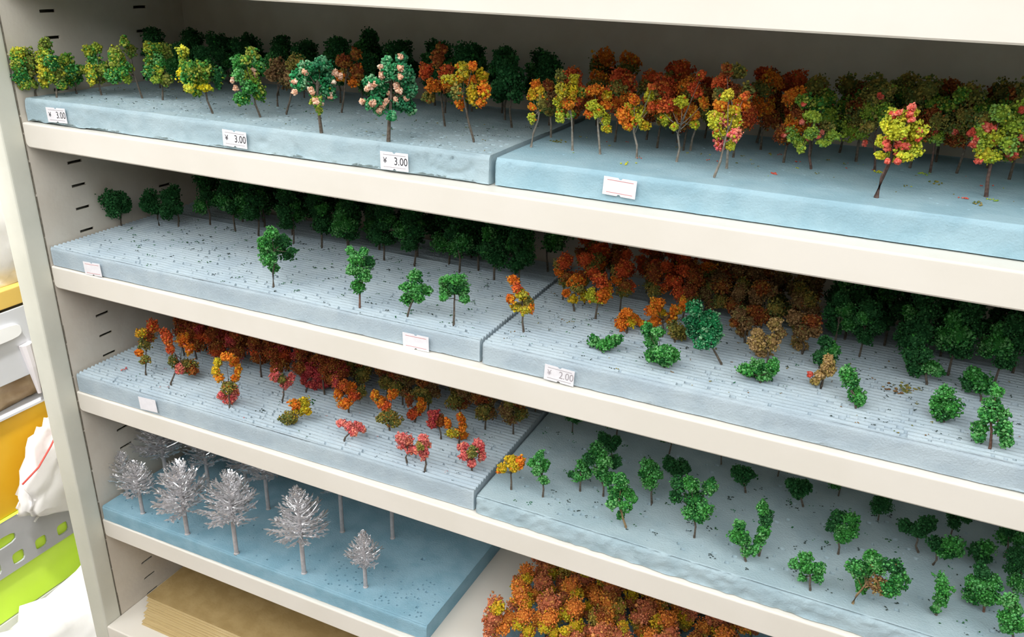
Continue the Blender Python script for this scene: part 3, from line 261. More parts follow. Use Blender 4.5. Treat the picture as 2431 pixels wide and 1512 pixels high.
 ('F3R','dim green tree just behind the big heart-shaped one',[28.81,4.93,-16.37],[-0.17,-0.02,0.69],'n',None,1.0,[[-0.43,0.12,0.75,0.28,0.22,'G'],[-0.04,0.07,0.76,0.28,0.22,'G'],[-0.2,0.07,0.48,0.22,0.18,'G']],[]),
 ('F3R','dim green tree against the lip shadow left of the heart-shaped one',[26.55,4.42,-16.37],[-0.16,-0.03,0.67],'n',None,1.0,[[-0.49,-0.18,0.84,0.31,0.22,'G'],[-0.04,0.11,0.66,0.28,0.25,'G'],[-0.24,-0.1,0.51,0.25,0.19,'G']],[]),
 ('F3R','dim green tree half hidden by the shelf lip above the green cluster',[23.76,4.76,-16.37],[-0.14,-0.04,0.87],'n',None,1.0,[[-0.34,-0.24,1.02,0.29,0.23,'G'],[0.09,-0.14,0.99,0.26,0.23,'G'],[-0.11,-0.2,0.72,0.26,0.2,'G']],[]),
]
SILVER = [
 ([0.67,1.07,-23.33],0.87,2.46,0.66,'small silver tree armature in the back left corner beside the side panel'),
 ([2.29,0.5,-23.33],1.22,2.68,0.78,'small silver tree armature in front of the corner one'),
 ([5.29,0.3,-23.33],1.34,3.66,1.2,'round silver tree armature with a dense broad crown,third from left in front'),
 ([8.21,0.27,-23.33],1.89,4.03,1.15,'silver tree armature with open broad crown,fourth from left in front'),
 ([11.68,0.57,-23.33],1.88,4.51,1.2,'tallest pointed silver tree armature in the front row'),
 ([14.54,1.04,-23.33],1.22,2.75,0.61,'smallest pointed silver tree armature,rightmost in front'),
 ([0.52,2.98,-23.33],1.6,3.5,1.54,'silver tree armature behind the corner ones with crown cut by the shelf lip'),
 ([7.31,3.46,-23.33],1.85,4.46,1.34,'silver tree armature behind the front row,crown mostly above the shelf lip,left'),
 ([11.48,3.65,-23.33],2.37,5.02,1.29,'bare grey armature trunk,crown hidden by the shelf lip,second from right at back'),
 ([13.8,4.31,-23.33],2.44,5.12,1.28,'bare grey armature trunk,crown hidden by the shelf lip,rightmost at back'),
 ([3.4,3.64,-23.33],1.31,3.62,1.27,'dim silver armature deep in the shade behind the round-crowned one'),
 ([5.09,3.99,-23.33],1.38,3.91,1.26,'dim silver armature deep in the shade,second along the back'),
]

# ------------------------------------------------------------------ the setting
LIP = [0.8653, -5.1347, -11.1347, -17.1347, -24.1347]   # top of each shelf deck
LH = 0.975
DEPTH = 9.04; WIDTH = 43.0; FLOOR_Z = -62.0
WALLP = mat('white_wall_paint', (0.78, 0.77, 0.74), (0.82, 0.81, 0.78), 6, 0.8, 0.1, 60)
FLOORM = mat('brown_floor_tile', (0.58, 0.48, 0.39), (0.64, 0.54, 0.45), 9, 0.5)
o = link('floor', MB().box(-90, 110, -64, 14, FLOOR_Z-1, FLOOR_Z).mesh('floor'), FLOORM); o['kind'] = 'structure'
o = link('wall_back', MB().box(-90, 110, 12.2, 14, FLOOR_Z, 70).mesh('wall_back'), WALLP); o['kind'] = 'structure'

o = link('overhead_light_blocker', MB().box(-90, 110, -37, 14, 66, 70).mesh('overhead_light_blocker'), WALLP); o['kind'] = 'structure'   # unseen slab added to cut steep light from overhead
# unseen dark slabs added behind the camera and at right to block low light
BLOCKER = mat('dark_blocker', (0.10, 0.085, 0.07), (0.17, 0.145, 0.12), 3, 0.9)
o = link('front_light_blocker', MB().box(-90, 110, -64, -60, FLOOR_Z, 18).mesh('front_light_blocker'), BLOCKER); o['kind'] = 'structure'
o = link('right_light_blocker', MB().box(78, 82, -64, 14, FLOOR_Z, 14).mesh('right_light_blocker'), BLOCKER); o['kind'] = 'structure'
# ------------------------------------------------------------------ display cabinet
cab = empty('display_cabinet', (0, 0, FLOOR_Z))
tag(cab, 'cream metal display cabinet with slotted sides and open shelves of model trees', 'cabinet')
def cpart(name, me, material): return link(name, me, material, cab, (0, 0, -FLOOR_Z))
SL = ((1.67, 2.37), (6.23, 6.94))
def side_panel(x0, x1):
    m = MB(); zt, zb = 3.5, FLOOR_Z
    for a, b in ((0.0, SL[0][0]), (SL[0][1], SL[1][0]), (SL[1][1], DEPTH)): m.box(x0, x1, a, b, zb, zt)
    for a, b in SL:
        z = zt
        for k in range(-3, 34):
            c = -k-1.08
            m.box(x0, x1, a, b, c+0.06, z); z = c-0.06
        m.box(x0, x1, a, b, zb, z)
    return m.mesh('side_panel')
cpart('side_panel', side_panel(-0.08, 0.0), PANEL)
cpart('side_panel', side_panel(WIDTH, WIDTH+0.08), PANEL)
cpart('outer_skin', MB().box(-1.03, -0.95, 0.0, DEPTH, FLOOR_Z, 3.5).mesh('outer_skin'), POST)
cpart('outer_skin', MB().box(WIDTH+0.95, WIDTH+1.03, 0.0, DEPTH, FLOOR_Z, 3.5).mesh('outer_skin'), POST)
cpart('corner_post', MB().box(-1.03, 0.0, -0.91, -0.02, FLOOR_Z, 3.5).mesh('corner_post', bevel=0.10, seg=3, smooth=False), POST)
cpart('corner_post', MB().box(WIDTH, WIDTH+1.03, -0.91, -0.02, FLOOR_Z, 3.5).mesh('corner_post', bevel=0.10, seg=3), POST)
m = MB(); rg = random.Random(3); z = 3.4
while z > -45:                                            # broken dark line along the joint between post and side panel
    L = rg.uniform(.5, 2.2); m.box(-0.012, 0.006, -0.035, rg.uniform(-.005, .02), z-L, z); z -= L+rg.uniform(0, .12)
cpart('seam_line', m.mesh('seam_line'), SEAM)
cpart('back_panel', MB().box(-1.03, WIDTH+1.03, DEPTH, DEPTH+0.1, FLOOR_Z, 3.5).mesh('back_panel'), PANEL)

cpart('top_panel', MB().box(-1.03, WIDTH+1.03, -.91, DEPTH+.1, 3.5, 3.9).mesh('top_panel'), PAINT)  # unseen cap added to keep light out of the side slots
def shelf_board(z, yf=0.0, h=LH, x0=0.03, x1=WIDTH-0.03):
    # folded sheet: rounded nose, tall front lip, short return underneath
    r = 0.07; prof = []
    for k in range(5):
        a = math.pi/2*k/4; prof.append((yf+r-r*math.cos(a)*1.0, z-r+r*math.sin(a)))
    deck = MB()
    dv = [(yf+r, z), (DEPTH-0.02, z), (DEPTH-0.02, z-.6), (DEPTH-.1, z-.6), (DEPTH-.1, z-.08), (yf+r, z-.08)]
    n = len(dv)
    v = [(x, a, b) for x in (x0, x1) for a, b in dv]
    f = [(i, (i+1) % n, n+(i+1) % n, n+i) for i in range(n)] + [tuple(range(n)), tuple(range(2*n-1, n-1, -1))]
    d = cpart('shelf_board', deck.add(v, f).mesh('shelf_board'), PAINT)
    lp = MB(); R_ = 0.16
    xs = [x0+R_*(1-math.cos(math.pi/2*k/4)) for k in range(5)]; rs = [R_*(1-math.sin(math.pi/2*k/4)) for k in range(5)]
    st = list(zip(xs, rs)) + [(x, 0) for x in np.linspace(2, x1-2, 14)] + [(x1-(a-x0), b) for a, b in zip(xs[::-1], rs[::-1])]
    P = [(yf+r, z)] + prof[::-1][1:] 
    V = []; 
    for x, up in st:
        ring = list(P) + [(yf, z-h+up+.05), (yf+.04, z-h+up), (yf+.5, z-h+up), (yf+.5, z-h+up+.06), (yf+.09, z-h+up+.06), (yf+.09, z-.08), (yf+r, z-.08)]
        V += [(x, a, b) for a, b in ring]
    n = len(ring); F = []
    for s in range(len(st)-1):
        for i in range(n): F.append((s*n+i, s*n+(i+1) % n, (s+1)*n+(i+1) % n, (s+1)*n+i))
    F += [tuple(range(n)), tuple(range((len(st))*n-1, (len(st)-1)*n-1, -1))]
    link('front_lip', lp.add(V, F).mesh('front_lip'), PAINT, d)
    return d
shelf_board(LIP[0]+.25, h=LH+.25)
for z in LIP[1:]: shelf_board(z)
shelf_board(-30.08, yf=-0.91, x0=0.03)
shelf_board(-38.0)

# ------------------------------------------------------------------ foam blocks
def vnoise(x, y, seed, s):
    # smooth value noise on arrays
    x = x/s; y = y/s; xi = np.floor(x).astype(int); yi = np.floor(y).astype(int); fx = x-xi; fy = y-yi
    def h(a, b):
        n = (a*374761393+b*668265263+seed*974711) & 0x7fffffff
        n = ((n ^ (n >> 13))*1274126177) & 0x7fffffff
        return ((n ^ (n >> 16)) & 0xffff)/65535.0
    fx = fx*fx*(3-2*fx); fy = fy*fy*(3-2*fy)
    return (h(xi, yi)*(1-fx)+h(xi+1, yi)*fx)*(1-fy)+(h(xi, yi+1)*(1-fx)+h(xi+1, yi+1)*fx)*fy-0.5
def foam(name, label, x0, x1, yf0, yf1, z, t, material, groove=0.0, pits=(), dents=(), lump=0.02, ragged=0.0, chop=0.0, seed=1, dx=0.08, dy=0.07, yb=8.85, skew=0.0, fine=6.2):
    nx = max(8, int((min(x1, 38)-x0)/dx)); xs = np.linspace(x0, min(x1, 38), nx)
    if x1 > 38: xs = np.append(xs, np.linspace(38.3, x1, 6))
    # profile parameter: front face (0..nf), top (nf..)
    nf = 13; zf = np.linspace(0, 1, nf)
    yy = [0.0]
    while yy[-1] < yb-1.0: yy.append(yy[-1]+(dy if yy[-1] < fine else dy*3))
    ty = np.array(yy[1:]+[yb-.4])
    X, Q = np.meshgrid(xs, np.arange(nf+len(ty)), indexing='ij')
    YF = yf0+(yf1-yf0)*(X-x0)/(x1-x0)
    Y = np.empty_like(X); Z = np.empty_like(X)
    fr = Q < nf; qi = np.clip(Q, 0, nf-1)
    zz = zf[qi]
    front = vnoise(X, zz*t+5, seed, .9)*lump*2 + vnoise(X*1.3, zz*t*2+9, seed+4, .3)*lump + vnoise(X, zz*t, seed+7, .12)*lump*.6
    for (cx, cz, rx, rz, d) in dents:
        front += d*np.exp(-((X-cx)/rx)**2-((zz*t-cz)/rz)**2)
    rnd_ = 0.06*np.exp(-((1-zz)*t/0.05))
    if chop: 
        edge = np.exp(-((1-zz)*t/0.16)); front += chop*edge*(0.6+1.2*vnoise(X, X*0, seed+21, .45)+.7*vnoise(X, zz*3, seed+22, .16)) + chop*.5*vnoise(X, zz*t, seed+33, .2)
    Y[:] = np.where(fr, YF+front+rnd_, 0)
    Z[:] = np.where(fr, z+zz*t - 0.035*np.exp(-((1-zz)*t/0.04)), 0)
    Z[:, 0] += .045
    if ragged: Z[:, 0] += ragged*np.clip(vnoise(xs, xs*0+3, seed+2, .5)+.6*vnoise(xs, xs*0+3, seed+3, .13)+.15, 0, 1)
    tq = np.clip(Q-nf, 0, len(ty)-1); TY = YF+ty[tq]
    TZ = z+t+vnoise(X, TY, seed+11, 1.1)*lump+vnoise(X, TY, seed+12, .18)*lump*.5
    if groove:
        per = 0.205
        TZ += -groove*(0.5+0.5*np.cos(2*math.pi*(TY-.1*0)/per + 1.2*vnoise(X, TY*0+2, seed+14, 2.5)))**1.5
    Y = np.where(fr, Y, TY); Z = np.where(fr, Z, TZ)
    X = X+skew*(Y-YF)
    n1, n2 = X.shape
    V = np.stack([X, Y, Z], -1).reshape(-1, 3)
    idx = np.arange(n1*n2).reshape(n1, n2)
    Fq = np.stack([idx[:-1, :-1], idx[1:, :-1], idx[1:, 1:], idx[:-1, 1:]], -1)
    keep = np.ones(Fq.shape[:2], bool); wv = []; wf = []; nb = len(V)
    for (px, py, pr, pd) in pits:                          # pin holes: open a cell of the skin and sink a tapered well
        ii = int(np.searchsorted(xs, px)); jj = nf+int(np.searchsorted(ty, py))
        a = max(1, int(round(2*pr/dx))); c = max(1, int(round(2*pr/dy)))
        if ii < 2 or ii+a > nx-3 or jj+c > n2-3 or not keep[ii-1:ii+a+1, jj-1:jj+c+1].all(): continue
        keep[ii:ii+a, jj:jj+c] = False
        ring = [idx[ii+k, jj] for k in range(a)]+[idx[ii+a, jj+k] for k in range(c)]+[idx[ii+a-k, jj+c] for k in range(a)]+[idx[ii, jj+c-k] for k in range(c)]
        R3 = V[ring]; ctr = R3.mean(0); m_ = len(ring); s0 = nb+len(wv)
        wv += [tuple(q) for q in R3]+[tuple(ctr+(q-ctr)*.55-np.array([0, 0, pd*1.6])) for q in R3]
        wf += [[s0+k, s0+(k+1) % m_, s0+m_+(k+1) % m_, s0+m_+k] for k in range(m_)]+[[s0+m_+k for k in range(m_)]]
    F = Fq[keep]
    if wv: V = np.vstack([V, wv])
    # close ends, back and bottom
    nv = len(V); extra = []; ef = []
    B0 = [(x0+skew*yb, YF[0, 0]+yb-.4, z), (x0, YF[0, 0]+.3, z)]; B1 = [(x1+skew*yb, YF[-1, 0]+yb-.4, z), (x1, YF[-1, 0]+.3, z)]
    V = np.vstack([V, B0, B1])
    a0, a1, b0, b1 = nv, nv+1, nv+2, nv+3
    me = bpy.data.meshes.new(name)
    faces = F.tolist()+wf
    faces.append([a1, a0]+idx[0, ::-1].tolist()); faces.append(idx[-1, :].tolist()+[b0, b1])
    faces.append([a0, b0]+idx[::-1, -1].tolist()); faces.append([a0, a1, b1, b0])
    faces.append([a1]+idx[:, 0].tolist()+[b1])
    cx, cy = (x0+x1)/2, (yf0+yf1)/2
    V = V-np.array([cx, cy, z])
    me.from_pydata([tuple(v*U) for v in V], [], faces); me.update()
    sm = np.ones(len(me.polygons), bool); sm[-5:] = False
    me.polygons.foreach_set('use_smooth', sm)
    o = link(name, me, material, None, (cx, cy, z)); tag(o, label, 'foam block')
    return o
rp = random.Random(77)
def rpits(n, x0, x1, y0, y1, r0=.04, r1=.085, d0=.05, d1=.13):
    return [(rp.uniform(x0, x1), y0+(y1-y0)*rp.random()**1.3, rp.uniform(r0, r1), rp.uniform(d0, d1)) for _ in range(n)]
Z1, Z2, Z3, Z4 = LIP[1]+.003, LIP[2]+.003, LIP[3]+.003, LIP[4]+.003
smile = [(18.05, .52, .05, .20, .07), (18.25, .36, .07, .09, .08), (18.5, .28, .13, .06, .08), (18.85, .25, .2, .05, .08), (19.2, .28, .14, .06, .08), (19.45, .38, .07, .10, .08), (19.62, .52, .05, .17, .09),
         (18.5, .70, .05, .06, .10), (18.95, .68, .05, .06, .10), (11.6, .40, .22, .10, .06), (13.05, .33, .10, .16, .07), (13.2, .20, .12, .10, .05), (16.3, .72, .06, .18, .06), (17.7, .6, .05, .1, .06)]
foam('foam_block', 'left blue foam slab on the top shelf with green, yellow and blossom trees', 0.12, 20.22, 0.22, 0.66, Z1, .93, FOAMP, pits=rpits(560, .4, 20, .12, 4.5, .035, .085, .06, .12), dents=smile, lump=.03, ragged=.16, seed=4)
foam('foam_block', 'right blue foam slab on the top shelf with orange and lime trees', 20.42, 42.6, 0.72, 0.86, Z1, .88, FOAM, pits=rpits(40, 20.6, 37, .3, 5, .03, .05, .04, .08), dents=[(20.9, .75, .04, .05, .06)], lump=.02, seed=9)
foam('foam_block', 'left grooved foam slab on the second shelf holding four green trees', 0.10, 20.12, 0.06, 0.40, Z2, .86, FOAMV, groove=.10, pits=rpits(520, .4, 20, .1, 6, .03, .075, .08, .15), lump=.012, ragged=.03, seed=15, dx=.1, dy=.042)
foam('foam_block', 'right grooved foam slab on the second shelf crowded with trees and shrubs', 20.27, 42.6, 0.32, 0.20, Z2, .84, FOAMV, groove=.06, pits=rpits(480, 20.4, 37.5, .12, 4.5, .035, .09, .07, .14), dents=[(30.2, .4, .09, .09, .03), (31.2, .3, .1, .08, .03), (28.9, .62, .09, .09, .035)], lump=.014, ragged=.04, seed=21, dx=.1, dy=.042)
foam('foam_block', 'left grooved foam slab on the third shelf with red, pink and orange trees', 0.14, 20.0, 0.06, 0.33, Z3, .93, FOAMV, groove=.105, pits=rpits(850, .4, 19.8, .1, 6, .03, .075, .08, .15), lump=.012, seed=27, dx=.1, dy=.042)
foam('foam_block', 'right foam slab on the third shelf with chopped front edge and green trees', 20.15, 42.6, 0.22, 0.08, Z3, .76, FOAMP, pits=rpits(170, 20.4, 37.8, .3, 6, .035, .08, .07, .14), chop=.13, lump=.02, seed=33)
pin = rpits(105, 12.4, 17.7, .2, 2.3, .03, .055, .12, .18)+rpits(45, 3.0, 12.5, .3, 2.4, .03, .05, .12, .18)+rpits(12, .6, 4, .4, 1.4, .03, .05, .12, .18)+[(15.6, 3.4, .10, .24), (15.75, 3.52, .1, .24), (15.5, 3.3, .08, .24), (13.0, .95, .1, .24), (17.1, 1.05, .1, .26)]
foam('foam_block', 'bright blue foam slab with pinholes on the fourth shelf under silver armatures', 0.14, 18.0, 0.02, 0.22, Z4, .80, FOAMB, pits=pin, lump=.01, seed=39, dx=.042, dy=.042, skew=.02, fine=3.9)
foam('foam_block', 'foam slab on the fourth shelf hidden under a crowd of autumn trees', 20.55, 42.6, 0.30, 0.3, Z4, .80, FOAMB, lump=.012, seed=45, dx=.2, dy=.15)

# ------------------------------------------------------------------ model trees
PAL = {  # linear pigment colours, darkest green with shade put in, plus the crumbs mixed in
 'g': [(.045, .23, .04), (.07, .31, .06), (.11, .38, .11), (.025, .15, .035), (.16, .42, .14)],
 'G': [(.018, .095, .028), (.03, .135, .04), (.045, .17, .055)],  # dark green, also holds the shade of back-row crowns
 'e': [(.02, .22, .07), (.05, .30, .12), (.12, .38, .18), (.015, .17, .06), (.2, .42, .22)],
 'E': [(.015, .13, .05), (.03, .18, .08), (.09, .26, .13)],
 'l': [(.22, .36, .04), (.32, .42, .05), (.10, .28, .04), (.40, .44, .08), (.06, .22, .04)],
 'L': [(.40, .55, .06), (.48, .60, .08), (.32, .50, .07), (.26, .45, .10)],
 'm': [(.62, .58, .05), (.50, .54, .06), (.40, .50, .06), (.70, .60, .05), (.26, .42, .05)],
 'M': [(.80, .66, .02), (.74, .62, .03), (.62, .60, .05)],
 'n': [(.20, .26, .05), (.28, .32, .06), (.13, .20, .04), (.34, .34, .08)],
 'a': [(.62, .19, .09), (.70, .26, .13), (.52, .16, .07), (.66, .28, .09)],
 'c': [(.44, .33, .05), (.52, .38, .06), (.36, .28, .06)],
 'd': [(.80, .27, .05), (.82, .36, .06), (.74, .22, .05)],
 'Y': [(.62, .62, .04), (.55, .60, .05), (.66, .56, .05), (.48, .56, .06)],
 'y': [(.62, .48, .02), (.70, .46, .03), (.50, .44, .03), (.44, .40, .05), (.68, .36, .03)],
 'o': [(.78, .20, .02), (.82, .26, .03), (.70, .15, .02), (.74, .34, .03)],
 'r': [(.66, .10, .03), (.74, .14, .04), (.52, .08, .03), (.72, .20, .04)],
 'p': [(.80, .17, .16), (.86, .27, .22), (.72, .13, .14), (.80, .28, .17)],
 'q': [(.52, .06, .07), (.60, .09, .09), (.44, .06, .06), (.56, .12, .08)],
 'k': [(.34, .09, .025), (.40, .13, .03), (.26, .06, .025), (.38, .18, .04)],
 'b': [(.27, .15, .06), (.34, .20, .09), (.20, .11, .05), (.30, .22, .08)],
 't': [(.52, .33, .13), (.60, .40, .19), (.44, .30, .10), (.36, .28, .08)],
 'v': [(.26, .23, .05), (.32, .28, .06), (.18, .19, .05), (.36, .26, .06), (.14, .18, .05)],
 's': [(.05, .075, .07), (.08, .11, .10), (.04, .06, .05)],  # dark speck colour, stands in for shade inside foam pits
 'B': [(.86, .52, .36), (.90, .62, .48), (.80, .44, .28)],
 'R': [(.80, .14, .10), (.84, .22, .16), (.72, .10, .06)],
}
OCT = np.array([(1, 0, 0), (-1, 0, 0), (0, 1, 0), (0, -1, 0), (0, 0, 1), (0, 0, -1)], float)
OF = np.array([(0, 2, 4), (2, 1, 4), (1, 3, 4), (3, 0, 4), (2, 0, 5), (1, 2, 5), (3, 1, 5), (0, 3, 5)])
def _ico():
    bm = bmesh.new(); bmesh.ops.create_icosphere(bm, subdivisions=2, radius=1)
    v = np.array([x.co[:] for x in bm.verts]); f = np.array([[x.index for x in q.verts] for q in bm.faces]); bm.free(); return v, f
ICO_V, ICO_F = _ico()
def clump(rng, c, rx, rz, key, dens=1.0, size=.047, mix=None, frac=.10):
    """ragged ball of flock crumbs: returns verts, faces, colours"""
    pal = np.array(PAL[key]); vs = []; fs = []; cs = []
    core = ICO_V*np.array([rx, rx, rz])*0.72
    core = core*(1+.25*(rng.random((len(core), 1))-.5))+np.array(c)
    vs.append(core); fs.append(ICO_F); cs.append(np.repeat(pal[:1]*.8, len(core), 0))
    n = int((70+820*(rx*rx*.5+rx*rz*.5)/.09*.36)*dens*(.047/size)**1.6)
    d = rng.normal(size=(n, 3)); d /= np.linalg.norm(d, axis=1)[:, None]
    # knobbly: push out around a few random directions
    kn = rng.normal(size=(7, 3)); kn /= np.linalg.norm(kn, axis=1)[:, None]
    bulge = np.max(d@kn.T, axis=1)
    rad = (0.68+0.42*np.clip((bulge-.62)/.38, 0, 1))*(1+.13*rng.normal(size=n))*(1-.25*rng.random(n)**2)
    pos = d*rad[:, None]*np.array([rx, rx, rz])*1.12+np.array(c)
    s = size*rng.uniform(.45, 1.0, n)**1.0*np.where(rng.random(n) < .25, 1.45, 1.0)
    q = rng.normal(size=(n, 4)); q /= np.linalg.norm(q, axis=1)[:, None]
    w, x, y, z = q.T
    Rm = np.stack([1-2*(y*y+z*z), 2*(x*y-z*w), 2*(x*z+y*w), 2*(x*y+z*w), 1-2*(x*x+z*z), 2*(y*z-x*w), 2*(x*z-y*w), 2*(y*z+x*w), 1-2*(x*x+y*y)], -1).reshape(n, 3, 3)
    o = OCT[None]*(s[:, None]*rng.uniform(.6, 1.35, (n, 3)))[:, None, :]*rng.uniform(.75, 1.3, (n, 6, 1))
    v = np.einsum('nij,nkj->nki', Rm, o)+pos[:, None, :]
    n0 = len(core)
    vs.append(v.reshape(-1, 3)); fs.append((OF[None]+(np.arange(n)*6)[:, None, None]).reshape(-1, 3)+n0)
    patch = (np.floor((pos@rng.normal(size=3))*2.5+rng.random()*9).astype(int)) % len(pal)
    ci = np.where(rng.random(n) < .6, patch, rng.integers(0, len(pal), n))
    col = pal[ci]
    if mix:
        other = np.array([PAL[k][j % len(PAL[k])] for k in mix for j in range(3)])
        sel = rng.random(n) < frac; col = np.where(sel[:, None], other[rng.integers(0, len(other), n)], col)
    col = col*rng.uniform(.66, 1.30, (n, 1))
    cs.append(np.repeat(col, 6, 0))
    return np.vstack(vs), np.vstack(fs), np.clip(np.vstack(cs), 0, .95)
def trunk_mesh(rng, top, ends, r, twig=.3):
    m = MB(); top = Vector(top); base = Vector((0, 0, -.12))
    j = lambda a: Vector((rng.normal()*a, rng.normal()*a, 0))
    pts = [base, Vector((0, 0, .02))+top*.02, top*.33+j(.025), top*.66+j(.035), top]
    m.tube(pts, [r*1.25, r*1.2, r, r*.85, r*.6], 7)
    for e in ends:
        e = Vector(e); s = top*rng.uniform(.62, .98)
        m.tube([s, (s+e)/2+Vector((0, 0, -.04)), e], [r*.5, r*.35, r*.18], 5)
    return m.mesh('trunk', smooth=True)
FZ = {}
def plant(i, foam_k, label, b, top, bark, cat, tw, blobs, bloss):
    rng = np.random.default_rng(1000+i)
    cat = cat or 'model tree'
    name = {'bush': 'model_bush', 'shrub': 'model_shrub'}.get(cat, 'model_tree')
    root = empty(name, (max(b[0], .12), b[1], b[2])); tag(root, label, cat)
    sx = max(b[0], .12)-b[0]
    if sx: blobs = [tuple([q[0]-sx]+list(q[1:])) for q in blobs]
    r = .034*tw
    if bark == 'n' and foam_k == 'F1R': bark = 'w'
    if i < 7: blobs = [tuple(list(q[:3])+[q[3]*1.1, q[4]*1.1, q[5]]) for q in blobs]
    if i < 7:                                             # the yellow-green stock of the top left corner
        blobs = [tuple(list(q[:5])+[{'y': 'm', 'Y': 'M', 'v': 'n'}.get(q[5], q[5])]) for q in blobs]
    ends = [q[:3] for q in blobs]
    link('trunk', trunk_mesh(rng, top, ends, r), BARK[bark], root)
    for q in blobs:
        v, f, c = clump(rng, q[:3], q[3]*.92, q[4]*.92, q[5], mix=[w[5] for w in blobs], frac=.25 if i < 7 else .10, size=.058 if foam_k == 'F1L' else .047)
        link('foliage_clump', mesh_np('foliage_clump', v, f, colour=c), FLOCK, root)
    for q in bloss:
        key = 'B' if foam_k == 'F1L' else 'R'
        # settle on the nearest clump's surface
        p = Vector(q[:3]); best = min(blobs, key=lambda w: (Vector(w[:3])-p).length)
        ctr = Vector(best[:3]); d = p-ctr
        view = Vector((31.4-b[0], -21.9-b[1], 1.3-b[2]-p.z)).normalized()
        lat = d-view*d.dot(view); rr = best[3]*.95
        h = math.sqrt(max(0.02, rr*rr-min(lat.length_squared, rr*rr)))
        pos = ctr+lat+view*h
        v, f, c = clump(rng, pos, q[3]*.9, q[3]*.9, key, dens=.5, size=.05)
        link('blossom_tuft', mesh_np('blossom_tuft', v, f, colour=c), FLOCK, root)
    return root
for i, t in enumerate(TREES): plant(i, *t)

# shaded rows further back, shade partly put into darker colours: a few grown prototypes, copied
def proto(seed, keys, h, w, stem):
    rng = np.random.default_rng(seed); n = rng.integers(6, 9); V = []; F = []; C = []; off = 0; ends = []
    for k in range(n):
        zz = stem+(h-stem)*(.12+.76*k/(n-1)); prof = math.sin(math.pi*(.25+.6*k/(n-1)))
        a = rng.uniform(0, 6.28); rr = w*.55*prof*rng.uniform(.5, 1.0)
        c = (rr*math.cos(a), rr*math.sin(a), zz); s = w*rng.uniform(.32, .48)
        v, f, col = clump(rng, c, s, s*.9, keys[rng.integers(0, len(keys))], dens=.8, mix=keys, frac=.06)
        V.append(v); F.append(f+off); C.append(col); off += len(v); ends.append(c)
    fo = mesh_np('foliage', np.vstack(V), np.vstack(F), colour=np.vstack(C)); fo.materials.append(FLOCK)
    tr = trunk_mesh(rng, (rng.normal()*.06, rng.normal()*.06, stem+(h-stem)*.5), ends, .036); tr.materials.append(BARK['n'])
    return fo, tr
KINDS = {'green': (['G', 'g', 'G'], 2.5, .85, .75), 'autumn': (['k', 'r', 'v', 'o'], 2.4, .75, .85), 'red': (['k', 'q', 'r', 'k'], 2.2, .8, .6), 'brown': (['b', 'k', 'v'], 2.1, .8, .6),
         'olive': (['v', 'l', 'L', 'k'], 2.5, .85, .8), 'bright': (['a', 'd', 'a', 'c', 'a', 'd', 'y', 'k'], 1.8, .66, .4)}
PROTO = {k: [proto(50+7*j+13*len(k), *KINDS[k]) for j in range(5 if k == 'bright' else 4)] for k in KINDS}
rb = random.Random(12)
ROWS = {1: [''], 2: ['nearer row', 'rear row'], 3: ['nearer row', 'middle row', 'rear row'], 6: ['front row', 'second row', 'third row', 'fourth row', 'fifth row', 'rearmost row']}
def row(kind, zf, spots, label, group, s0=.9, s1=1.1):
    for (x, y, where) in spots:
        fo, tr = rb.choice(PROTO[kind]); s = rb.uniform(s0, s1)
        root = empty('model_tree', (x, y, zf)); tag(root, label+', '+where, 'model tree', group)
        root.rotation_euler.z = rb.uniform(0, 6.28); root.scale = (s, s, s*rb.uniform(.95, 1.05))
        link('foliage', fo, None, root); link('trunk', tr, None, root)
def grid(x0, x1, ys, step, jit=.3):
    out = []
    for k, y in enumerate(ys):
        x = x0+(k % 2)*step*.5
        while x < x1:
            px = min(max(x+rb.uniform(-jit, jit), x0), x1); t = (px-x0)/(x1-x0)
            part = 'left end' if t < .17 else 'left of middle' if t < .4 else 'middle' if t < .6 else 'right of middle' if t < .83 else 'right end'
            out.append((px, y+rb.uniform(-.25, .25), (ROWS[len(ys)][k]+' '+part).strip())); x += step
    return out
F1, F2, F3, F4 = Z1+.88, Z2+.85, Z3+.85, Z4+.80
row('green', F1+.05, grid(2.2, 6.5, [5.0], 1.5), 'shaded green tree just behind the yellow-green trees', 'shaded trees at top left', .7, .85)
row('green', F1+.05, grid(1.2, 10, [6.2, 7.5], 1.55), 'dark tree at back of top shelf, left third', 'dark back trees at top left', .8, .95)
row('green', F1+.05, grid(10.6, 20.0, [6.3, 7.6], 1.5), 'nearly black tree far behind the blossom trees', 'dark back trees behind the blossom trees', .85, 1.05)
row('autumn', F1, grid(21.2, 28.3, [5.0, 6.3, 7.5], 1.4), 'dark rusty tree behind the orange trees, top shelf', 'rusty back trees on the top right foam', .85, 1.05)
row('olive', F1, grid(28.9, 37.0, [6.3, 7.6], 1.4), 'dim olive tree behind the lime trees, top shelf', 'olive back trees on the top right foam')
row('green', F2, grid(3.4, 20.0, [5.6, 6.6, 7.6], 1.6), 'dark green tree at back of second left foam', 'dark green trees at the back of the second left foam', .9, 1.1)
row('autumn', F2, grid(21.2, 26.6, [5.2, 6.3, 7.5], 1.15), 'dark rusty tree at back of second right foam', 'rusty trees at the back of the second right foam', .7, .9)
row('brown', F2, grid(26.4, 30.2, [5.6, 6.7, 7.6], 1.1), 'dark brown tree at back of second right foam', 'brown trees at the back of the second right foam', .75, .95)
row('green', F2, grid(30.6, 38.0, [5.3, 6.5, 7.6], 1.25), 'dark green tree at back of second right foam', 'dark green trees at the right back of the second shelf', .75, 1.0)
row('red', F3+.08, grid(2.6, 12.6, [3.6, 4.8, 6.2], 1.2), 'dark red tree at back of third left foam', 'dark red trees at the back of the third shelf', .85, 1.05)
